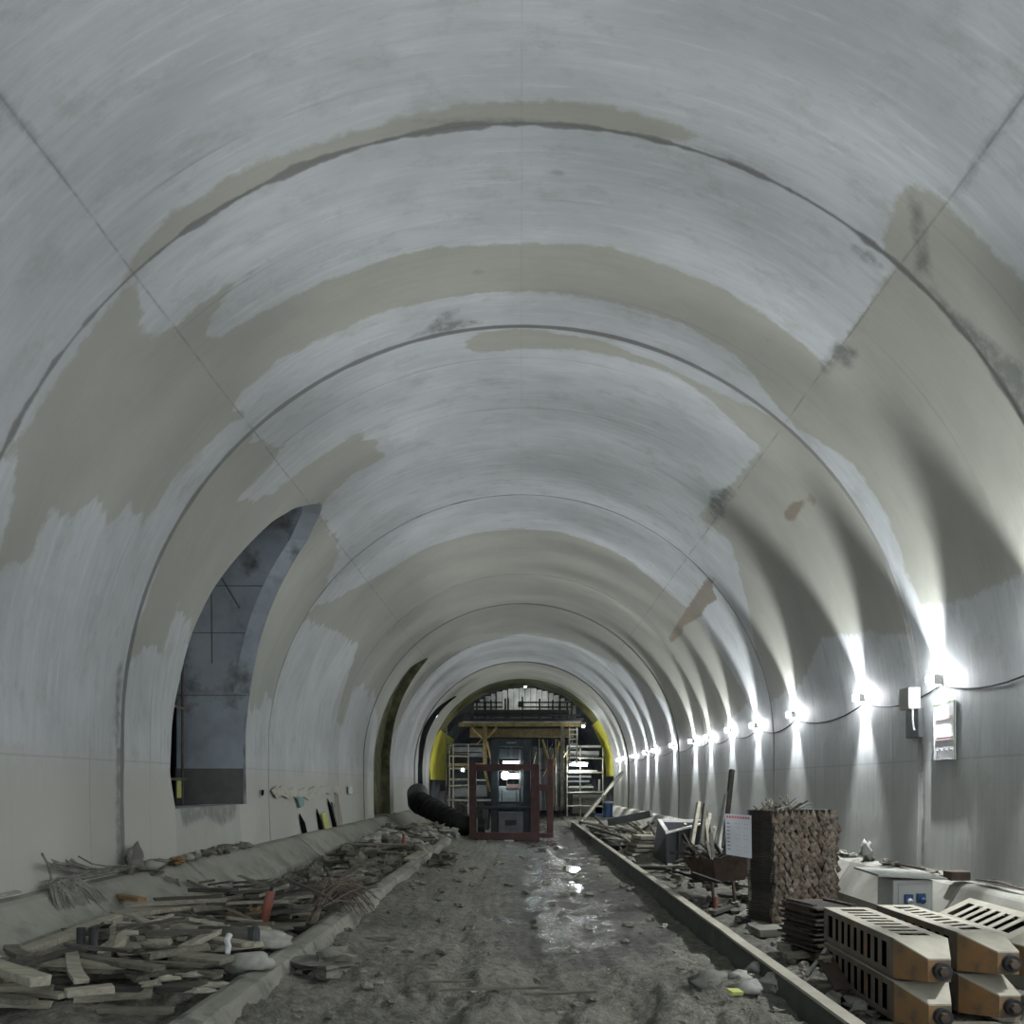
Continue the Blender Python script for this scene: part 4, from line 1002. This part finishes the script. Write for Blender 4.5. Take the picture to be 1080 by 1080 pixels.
slotted_box('lower slotted steel box under the one with slanting slots', (3.55, 6.60, -1.76), .0, L=1.5, w=.34, nx_=.06)
slotted_box('slotted steel box tipped on its side at the right edge of the foreground', (4.14, 6.75, -1.42), -.03, roll=-.45, L=1.3, w=.40, nslots=7)
for (x, y, l) in ((3.2, 6.3, 'near'), (3.2, 7.5, 'far')):
    tag(MB().box((x+.05, y, -1.80), (1.3, .1, .08)).build('timber_bearer', 'wood'), 'timber bearer under the %s end of the slotted steel boxes' % l, 'timber')
# electrical cabinet
o = thing('electrical_cabinet', (4.14, 9.15, -1.75), 'pale grey electrical cabinet with overhanging lid and blue sockets by the right bench', 'cabinet')
MB().b(3.92, 4.34, 9.0, 9.4, -1.72, -1.0).build('body', 'white_paint', o, bevel=.008)
MB().add([(3.70, 8.85, -.95), (4.42, 8.85, -.985), (4.42, 9.5, -.965), (3.70, 9.5, -.93), (3.70, 8.85, -.93), (4.42, 8.85, -.965), (4.42, 9.5, -.945), (3.70, 9.5, -.91)], [(3, 2, 1, 0), (4, 5, 6, 7), (0, 1, 5, 4), (1, 2, 6, 5), (2, 3, 7, 6), (3, 0, 4, 7)]).build('lid', 'pale_panel', o)
MB().b(3.97, 4.30, 8.985, 9.0, -1.65, -1.04).build('door', 'white_paint', o, bevel=.004)
for x, z in ((4.07, -1.20), (4.20, -1.19), (4.20, -1.36), (4.07, -1.37)):
    s_ = MB().b(x-.045, x+.045, 8.95, 8.985, z-.05, z+.05).build('socket', 'blue', o, bevel=.006)
    MB().tube([(x, 8.95, z-.01), (x, 8.915, z-.03)], .03, 10).build('socket_cap', 'blue' if x > 4.1 else 'hose_white', s_)
for x in (3.94, 4.32): MB().b(x-.02, x+.02, 9.02, 9.38, -1.84, -1.72).build('foot', 'dark_steel', o)
# things on the right bench
RB = lambda d, x=4.92: Vector((x, d, -1.04))
span_plank(RB(13.6), RB(13.6)+Vector((-.02, .25, .30)), .16, .05, 'ply', 'short dark board propped on the right bench beside the small white bag', 'dark_board', 'board')
blob_thing('plastic_bag', (4.88, 12.1, -1.05), (.12, .22, .3), 'sack', 'small white plastic bag standing on the right bench', 'bag', 110, .5)
tag(MB().box((4.82, 9.45, -1.0), (.22, .18, .10)).build('brown_box', 'rust', bevel=.006), 'small brown box on the right bench above the cabinet', 'box')
span_plank(RB(10.1), RB(11.6), .05, .025, 'rust', 'thin rusty strip on the right bench behind the brown box', 'steel_strip', 'strip')
for k in range(5):
    tag(MB().tube([(4.9, 8.1+.1*k, -1.03+.01*k), (4.86+.02*k, 8.7+.05*k, -.99), (4.9, 9.2, -1.02)], .009, 5).build('reinforcing_bar', 'rebar'), 'short dark bar lying on the right bench near the photo edge', 'bar', 'bars on the right bench')
for k in range(20):
    blob_thing('mortar_lump', (4.9+RND.uniform(-.05, .05), RND.uniform(9.5, 17), -1.06), (RND.uniform(.08, .2), RND.uniform(.1, .3), .06), 'stone', 'lump of dropped mortar on the right bench', 'rubble', 130+k, .5, 'mortar lumps on the right bench', n=7, m=5)
# ---- right mid distance pile ----
rubble('rubble_lump', 2.45, 4.3, 18, 33, 75, (.2, .5), ['stone', 'cloth', 'ply', 'stone'], 'rubble lump in the far mound on the right', 'rubble in the far right mound', 15)
for k in range(5):
    tag(MB().box((3.35+.03*k, 21.6+.05*k, -1.72+.1*k), (1.3-.05*k, 1.0, .07), euler(0, 0, .1), jit=.02).build('concrete_slab', 'stone' if k % 2 else 'wood_pale'), 'flat slab in the low stack left of the black skip', 'slab', 'slabs left of the black skip')
span_plank(at_d(642, 871, 23), at_d(687, 862, 22.4), .16, .18, 'grey_panel', 'grey steel beam lying on the slab stack left of the black skip', 'steel_beam', 'beam')
tag(MB().tube([at_d(612, 868, 30), at_d(656, 815, 36)], .07, 10).build('steel_tube', 'scaff'), 'long grey tube leaning up against the right wall near the tunnel end', 'tube')
o = thing('plastic_drum', at_d(641, 862, 30), 'small dark blue drum with a white lid among the far right rubble', 'drum'); c = wloc(o)
MB().tube([c, c+Vector((0, 0, .15)), c+Vector((0, 0, .5))], .18, 16).build('body', 'blue', o); MB().tube([c+Vector((0, 0, .5)), c+Vector((0, 0, .55))], .2, 16).build('lid', 'white_paint', o)
for i in range(16):
    a = Vector((RND.uniform(2.7, 4.2), RND.uniform(20, 31), -1.5)); b = a+Vector((RND.gauss(0, .6), RND.gauss(0, .8), RND.uniform(.0, .6)))
    tag(MB().tube([a, b], .04, 5).build('leaning_batten', RND.choice(['wood', 'ply', 'wood_pale'])), 'batten poking out of the far mound on the right', 'batten', 'battens in the far right mound')

# ------------------------------------------------------------------ left wall details near the torn lining
WX = -4.985
o = thing('torn_lining', (WX, 19.2, -1.0), 'torn lining with yellow strips at the foot of the left wall beyond the passage', 'torn lining')
def wq(pts, nm, mat, t=.02):
    vs = []
    for px, py in pts:
        k = 4.97/(VX-px); vs.append(Vector((-4.97, F*k, (VZ-py)*k)))
    n = len(vs); return MB().add(vs+[v+Vector((t, 0, 0)) for v in vs], [tuple(range(n))[::-1], tuple(range(n, 2*n))]+[(i, (i+1) % n, n+(i+1) % n, n+i) for i in range(n)]).build(nm, mat, o)
wq([(315.5, 858), (321, 868), (324, 881), (319, 882)], 'slit_shade', 'slit_shade'); wq([(333.5, 853), (337, 862), (341.5, 878), (337, 880)], 'slit_shade', 'slit_shade'); wq([(345, 842), (348.5, 850), (355.5, 876), (351.5, 877)], 'slit_shade', 'slit_shade')  # flat black plates paint the darkness of the torn openings
wq([(338, 858), (342, 856), (349, 877), (343, 879)], 'yellow_strip', 'strip_yellow', .03); wq([(349, 846), (352, 848), (357, 876), (355.5, 876)], 'pale_strip', 'sack', .03)
wq([(312, 840), (319, 841), (319, 850), (315, 852)], 'teal_rag', 'teal', .04)
mb = MB(); rr = random.Random(4)
tp = [(286, 834), (290, 829), (294, 832), (297, 828), (304, 833), (309, 831), (314, 834), (321, 831), (325, 833), (331, 829), (336, 830), (345, 828), (350, 830), (357, 829), (357, 839), (352, 836), (347, 838), (343, 836), (336, 840), (329, 841), (325, 844), (319, 840), (314, 843), (309, 840), (303, 842), (297, 839), (291, 842)]
wq(tp, 'torn_fabric', simple('torn pale fabric', (.52, .50, .43), (.36, .345, .29), .9, 0, scale=9, vary=0), .02)
wq([(367, 829.5), (371, 829.5), (371, 838), (367, 837)], 'white_patch', 'white_paint', .02)
wq([(276, 833), (278, 833), (277.5, 839), (275.5, 839)], 'dark_patch', 'slit_shade', .01)

# scaffold inside the cross passage
o = thing('passage_scaffold', (-6.3, 14.6, -.62), 'narrow scaffold of thin tubes standing just inside the cross passage', 'scaffold')
for x, y in ((-6.0, 15.1), (-6.0, 14.2), (-5.75, 13.4)):
    MB().tube([(x, y, -.62), (x, y, 3.4)], .024, 8).build('upright', 'rebar', o)
for z in (.1, 1.35, 2.15, 2.9): MB().tube([(-6.0, 15.3, z), (-5.75, 12.9, z)], .022, 8).build('ledger', 'scaff', o)
MB().box((-6.02, 15.0, -.05), (.02, .18, .35)).build('yellow_tag', 'strip_yellow', o)

# black flexible duct at the left near the tunnel end
o = thing('ventilation_duct', (-3.1, 31, -1.5), 'large black flexible duct lying slumped at the far left of the track bed', 'duct')
a, b = at_d(441, 846, 32), at_d(492, 872, 29.5)
pts = [a+(Vector((-.2, 1.5, .3))), a, a.lerp(b, .35)+Vector((0, 0, -.02)), a.lerp(b, .7), b]
MB().tube(pts, .42, 20, .34).build('hose', 'black', o, smooth=True)
mb = MB()
for t in np.linspace(.05, .95, 9):
    p = a.lerp(b, t); q = a.lerp(b, t+.01); mb.tube([p, q], .44-.08*t, 20)
mb.build('hoop', 'dark_steel', o)

# ------------------------------------------------------------------ red lifting frame and forklift
o = thing('lifting_frame', (-.28, 28.6, -1.9), 'tall dull red steel frame standing upright in front of the forklift', 'steel frame')
k = 28.6/F
def X(px): return (px-VX)*k
def Z(py): return (VZ-py)*k
def bar(nm, x0, x1, y0, y1, d0=28.5, d1=28.72, mat='red_frame', par=None): return MB().b(X(x0), X(x1), d0, d1, Z(y1), Z(y0)).build(nm, mat, par or o, bevel=.01)
bar('post', 495, 502.5, 804, 884); bar('post', 559.5, 569, 806, 887); bar('side_post', 577, 584, 800, 884, 28.9, 29.1)
bar('top_rail', 502.5, 559.5, 806, 813); bar('bottom_rail', 502.5, 559.5, 878, 886); bar('link_plate', 569, 577, 827, 834, 28.7, 28.95); bar('side_foot', 566, 584, 879, 884, 28.72, 29.1)
bar('lower_cross_rail', 502.5, 559.5, 850, 853, 28.55, 28.65, 'blue_dark')
o = thing('forklift', (-.45, 30.5, -1.9), 'dark forklift truck with tall mast and glaring headlamp facing the camera', 'forklift')
k = 29.3/F
bar('mast_rail', 518, 526, 780, 880, 29.1, 29.35, 'blue_dark', o); bar('mast_rail', 551.5, 559, 780, 880, 29.1, 29.35, 'blue_dark', o)
bar('mast_inner_rail', 547.5, 550, 790, 878, 29.2, 29.35, 'grey_panel', o)
bar('mast_crossbar', 518, 559, 779.5, 788, 29.15, 29.3, 'blue_dark', o); bar('mast_crossbar', 526, 551.5, 848, 853, 29.15, 29.3, 'blue_dark', o)
bar('lift_cylinder', 537, 541, 786, 800, 29.25, 29.35, 'dark_steel', o)
bar('top_light_strip', 534, 545, 782.5, 784.5, 29.1, 29.15, 'grey_panel', o)
bar('work_lamp', 530.5, 547.5, 803, 805.5, 29.05, 29.1, 'tube_glow', o)
hl = bar('headlamp', 529.5, 547, 816, 821, 29.03, 29.1, 'head_glow', o)
MB().tube([(X(533), 29.0, Z(818)), (X(533), 29.08, Z(818))], .14, 16).build('headlamp_lens', 'head_glow', o)
bar('carriage', 526, 551.5, 856, 878, 29.0, 29.12, 'grey_panel', o); bar('carriage_slot', 533, 545, 864, 870, 28.97, 29.0, 'dark_steel', o)
bar('load_guard', 526, 551.5, 829, 846, 29.5, 29.6, 'grey_panel', o)
bar('red_plate', 534, 548, 827, 832, 29.45, 29.5, 'red_frame', o)
bar('mast_glass', 526, 551.5, 789, 800, 29.5, 29.55, 'blue_dark', o)
for px in (529, 544.5, 548): bar('hose_line', px, px+.8, 832, 862, 29.12, 29.15, 'dark_steel', o)
bar('cab_post', 519, 522, 800, 850, 30.8, 30.9, 'dark_steel', o); bar('cab_post', 556, 559, 800, 850, 30.8, 30.9, 'dark_steel', o)
bar('cab_roof', 517, 561, 797, 800, 29.8, 31.8, 'dark_steel', o); bar('counterweight', 519, 559, 846, 880, 29.7, 31.9, 'blue_dark', o)
bar('side_panel', 508, 515, 853, 876, 29.6, 30.6, 'grey_panel', o)
for px in (507, 562):
    MB().tube([(X(px-3.5), 29.9, -1.46), (X(px+3.5), 29.9, -1.46)], .42, 22).build('tyre', 'black', o)
for px in (528, 546): bar('fork', px, px+4, 880.5, 882.5, 28.78, 29.1, 'dark_steel', o)
bar('registration_strip', 532, 542, 884.2, 886, 28.40, 28.45, 'white_paint', o)
ld = bpy.data.lights.new('headlamp_light', 'SPOT'); ld.energy = 25; ld.color = (.8, .97, 1); ld.spot_size = 1.8; ld.spot_blend = .6; ld.shadow_soft_size = .1
lo = bpy.data.objects.new('headlamp_light', ld); COL.objects.link(lo); lo.parent = o; lo.location = Vector((X(533), 28.35, Z(818)))-wloc(o); lo.rotation_euler = (math.radians(84), 0, math.pi)

# ------------------------------------------------------------------ tunnel end: membrane, rock, gantry
def ring(name, mat, d0, d1, R_, a0, a1, sag=0.05, n=50, m=10, seed=0):
    vs = []; fs = []
    for i in range(n+1):
        for j in range(m+1):
            a = a0+(a1-a0)*i/n; d = d0+(d1-d0)*j/m
            r = R_+sag*mn.noise(Vector((a*4+seed, d*.9, 0)))*2
            if abs(a) <= math.pi/2: x, z = r*math.sin(a), ZC+r*math.cos(a)
            else: x, z = math.copysign(r, a), ZC-(abs(a)-math.pi/2)*RW
            vs.append((x, d, z))
    for i in range(n):
        for j in range(m): p = i*(m+1)+j; fs.append((p, p+1, p+m+2, p+m+1))
    return MB().add(vs, fs).build(name, mat, smooth=True)
tag(ring('waterproof_membrane', 'membrane', 46.02, 51.0, 5.03, .98, 1.62, .05), 'bright yellow waterproof membrane on the right of the bore at the tunnel end', 'membrane')
tag(ring('waterproof_membrane', 'membrane', 46.3, 56.0, 4.95, -1.66, -1.1, .07, seed=3), 'bright yellow waterproof membrane on the left of the bore at the tunnel end', 'membrane')
tag(ring('waterproof_membrane', 'membrane_olive', 46.02, 49.5, 5.0, -1.1, .98, .08, 90, seed=5), 'olive soiled membrane over the crown at the tunnel end', 'membrane')
tag(ring('wall_heading', 'rock', 45.9, 66, 5.5, -2.0, 2.0, .25, 90, 24, 8), kind='structure')
tag(MB().b(-6, 6, 66, 66.4, -3, 7).build('wall_heading_face', 'rock'), kind='structure')
k = 47.5/F
g = o = thing('gantry', (.1, 48.5, -1.9), 'yellow steel portal gantry carrying dark decks at the end of the tunnel', 'gantry')
def gb(nm, x0, x1, y0, y1, d0, d1, mat, par=None): return MB().b(X(x0), X(x1), d0, d1, Z(y1), Z(y0)).build(nm, mat, par if par is not None else o)
gb('top_beam', 484, 618, 762, 766, 47.4, 47.7, 'yellow_steel'); gb('cross_beam', 495, 606, 768, 777, 47.9, 48.2, simple('dull brown yellow steel', (.20, .155, .07), (.10, .08, .045), .7, .1, vary=0))
gb('pale_edge_plate', 488, 612, 761, 762.5, 47.3, 47.4, 'pale_panel')
gb('post', 509.5, 513.5, 766, 812, 47.4, 47.7, 'yellow_steel'); gb('post', 591.5, 594.5, 766, 850, 47.4, 47.7, 'scaff')
def strut(nm, p, q, r, mat, d=47.4, d2=None, par=None): return MB().tube([(X(p[0]), d, Z(p[1])), (X(q[0]), d2 or d, Z(q[1]))], r, 6).build(nm, mat, par if par is not None else o)
strut('brace', (498, 767), (509, 778), .09, 'yellow_steel'); strut('brace', (514, 778), (524, 767), .08, 'yellow_steel'); strut('brace', (572, 780), (580, 805), .07, 'yellow_steel'); strut('brace', (590, 782), (583, 808), .07, 'yellow_steel'); strut('brace', (514, 782), (518, 800), .07, 'yellow_steel')
strut('brace', (583, 808), (584, 850), .06, 'yellow_steel')
gb('deck', 497, 615, 757.5, 761, 47.2, 50, 'dark_steel'); gb('upper_deck', 500, 600, 749, 753, 47.2, 50, 'dark_steel'); gb('deck_edge', 494, 612, 753.5, 756, 47.3, 47.5, 'dark_steel')
for px in (503, 512, 518, 533, 536, 551, 569, 583, 590, 598): strut('guard_post', (px, 758), (px, 735+abs(px-551)*.11), .055, 'dark_steel')
for py in (741, 746): strut('guard_rail', (500, py), (530, py), .045, 'dark_steel'); strut('guard_rail', (552, py), (604, py), .045, 'dark_steel')
gb('control_box', 546.5, 552.5, 740, 746, 47.3, 47.6, 'dark_steel')
for i in range(14):
    p = (RND.uniform(500, 606), RND.uniform(766, 800)); strut('tie_rod', p, (p[0]+RND.uniform(-12, 12), p[1]+RND.uniform(5, 30)), .03, RND.choice(['scaff', 'yellow_steel', 'dark_steel']), 48.3)
for px in range(524, 604, 9): strut('prop', (px, 778), (px+RND.uniform(-2, 2), 850), .04, RND.choice(['scaff', 'dark_steel', 'grey_panel']), 48.8)
# ladder
lad = thing('ladder', (X(604), 47.2, -1.9), 'pale upright ladder at the right end of the gantry', 'ladder')
strut('rail', (600, 768), (600, 806), .05, 'pale_panel', 47.1, par=lad); strut('rail', (608, 768), (608, 806), .05, 'pale_panel', 47.1, par=lad)
for py in range(770, 806, 5): strut('rung', (600, py), (608, py), .04, 'pale_panel', 47.1, par=lad)
# arched formwork shell above the decks
o = thing('arch_formwork', (0, 52, 3.0), 'pale arched formwork of narrow plates above the gantry decks', 'formwork')
k = 52/F
for i, px in enumerate(range(500, 606, 6)):
    top_ = 725.5+((px+3-552)/50.0)**2*16
    MB().b(X(px), X(px+5.6), 52+.1*(i % 2), 52.15+.1*(i % 2), Z(762), Z(top_)).build('plate', 'pale_panel', o)
# scaffold bays left and right
k = 48.5/F
def bay(label, xs_, ys_, boards, extra, mat='scaff', d=48.5):
    global k
    o_ = thing('scaffold_bay', (X((xs_[0]+xs_[-1])/2), d, -1.9), label, 'scaffold')
    for px in xs_: strut('upright', (px, ys_[0]), (px, ys_[-1]), .05, mat, d, par=o_)
    for py in ys_[1:-1] : strut('ledger', (xs_[0], py), (xs_[-1], py+RND.uniform(-1, 1)), .05, mat, d-.1, par=o_)
    for (x0, x1, y0, y1, mt) in boards: MB().b(X(x0), X(x1), d+.1, d+1.2, Z(y1), Z(y0)).build('platform', mt, o_)
    for (p, q, r, mt) in extra: strut('tube', p, q, r, mt, d+.5, par=o_)
    return o_
bay('left scaffold bay with pale tubes and yellow boards behind the red frame', [474, 478, 494], [785, 797, 822, 829, 844, 886],
    [(472, 512, 784, 786, 'grey_panel'), (476, 512, 788, 793, 'grey_panel'), (476, 510, 794, 798, 'grey_panel'), (472, 512, 805, 808, 'yellow_steel'), (474, 509, 809.5, 811, 'pale_panel'), (474, 512, 822, 823.5, 'pale_panel'), (472, 520, 843, 845, 'pale_panel'), (478, 513, 828, 840, 'grey_panel')],
    [((484, 846), (496, 852), .06, 'scaff'), ((470, 760), (470, 830), .05, 'scaff'), ((480, 806), (500, 812), .06, 'yellow_steel'), ((511, 812), (516, 835), .09, 'yellow_steel')])
bay('right scaffold bay stacked with tubes and dark boards under the bright tube lamp', [598, 612, 636], [788, 799, 815, 836, 850, 880],
    [(598, 634, 786, 788, 'pale_panel'), (600, 632, 792, 797, 'grey_panel'), (600, 630, 812, 814, 'pale_panel'), (598, 624, 818, 820, 'grey_panel'), (598, 622, 823, 825, 'grey_panel'), (600, 626, 829, 831, 'pale_panel'), (604, 640, 838, 858, 'ply'), (628, 644, 845, 862, 'blue')],
    [((600, 834), (625, 828), .08, 'pale_panel'), ((606, 836), (640, 836), .06, 'grey_panel'), ((633, 822), (633, 834), .07, 'pale_panel'), ((562, 812), (598, 812), .05, 'dark_steel')])
# stowed panels behind the forklift
for i in range(6):
    tag(MB().b(X(562+i*6), X(567+i*6), 50, 50.2, -1.5, Z(786+2*(i % 2))).build('wall_panel', 'grey_panel'), 'tall grey panel standing behind the forklift', 'panel', 'tall panels behind the forklift')
for i in range(7):
    tag(MB().b(X(455+i*7), X(463+i*7), 53, 54, -1.9, Z(835+4*(i % 3))).build('material_crate', 'ply'), 'dark crate stored at the tunnel end on the left', 'crate', 'dark crates at the tunnel end')
# lamps in the heading
k = 48.3/F
o = thing('tube_lamp', (X(609.5), 48.2, Z(806)), 'bright horizontal fluorescent tube on the right scaffold bay', 'lamp')
MB().tube([(X(600.5), 48.1, Z(806.3)), (X(619), 48.1, Z(806.8))], .075, 10).build('tube', 'tube_glow', o, smooth=True); MB().b(X(600), X(620), 48.15, 48.3, Z(806), Z(804)).build('batten_body', 'white_paint', o)
def plight(name, loc, e, r=.15, col=(.93, .97, 1), par=None):
    ld = bpy.data.lights.new(name, 'POINT'); ld.energy = e; ld.color = col; ld.shadow_soft_size = r
    lo = bpy.data.objects.new(name, ld); COL.objects.link(lo); lo.location = loc
    if par: lo.parent = par; lo.location = Vector(loc)-wloc(par)
    return lo
plight('tube_light', (X(609.5), 47.7, Z(807.5)), 75, par=o)
for px, py, d, e, lab in ((554, 723.5, 50.6, 95, 'small white floodlight under the crown above the gantry'), (615, 766, 46.8, 12, 'small lamp at the right end of the gantry beam'), (488, 812, 47, 40, 'dim work lamp low on the left scaffold bay')):
    k = d/F; o = thing('work_light', (X(px), d, Z(py)), lab, 'lamp')
    MB().tube([(X(px), d, Z(py)), (X(px), d-.05, Z(py))], .08, 12).build('lens', 'tube_glow', o); MB().b(X(px)-.1, X(px)+.1, d, d+.1, Z(py)-.1, Z(py)+.1).build('housing', 'dark_steel', o)
    plight('work_light_source', (X(px), d-.3, Z(py)), e, par=o)

# ------------------------------------------------------------------ world, camera, output
w = bpy.data.worlds.new('world'); SC.world = w; w.use_nodes = True
w.node_tree.nodes['Background'].inputs[0].default_value = (.85, .93, 1.0, 1); w.node_tree.nodes['Background'].inputs[1].default_value = 1.3
cam = bpy.data.cameras.new('camera'); co = bpy.data.objects.new('camera', cam); COL.objects.link(co)
cam.sensor_width = 36; cam.lens = F/1080*36; cam.shift_x = -(VX-540)/1080; cam.shift_y = (VZ-540)/1080; cam.clip_start = .05; cam.clip_end = 200
co.rotation_euler = (math.pi/2, 0, 0); SC.camera = co
for ob in list(SC.objects):
    if ob.parent is None: ob.location.z += EYE
SC.view_settings.view_transform = 'Standard'; SC.view_settings.look = 'None'; SC.view_settings.gamma = 1; SC.view_settings.use_curve_mapping = False
SC.view_settings.exposure = 1.2
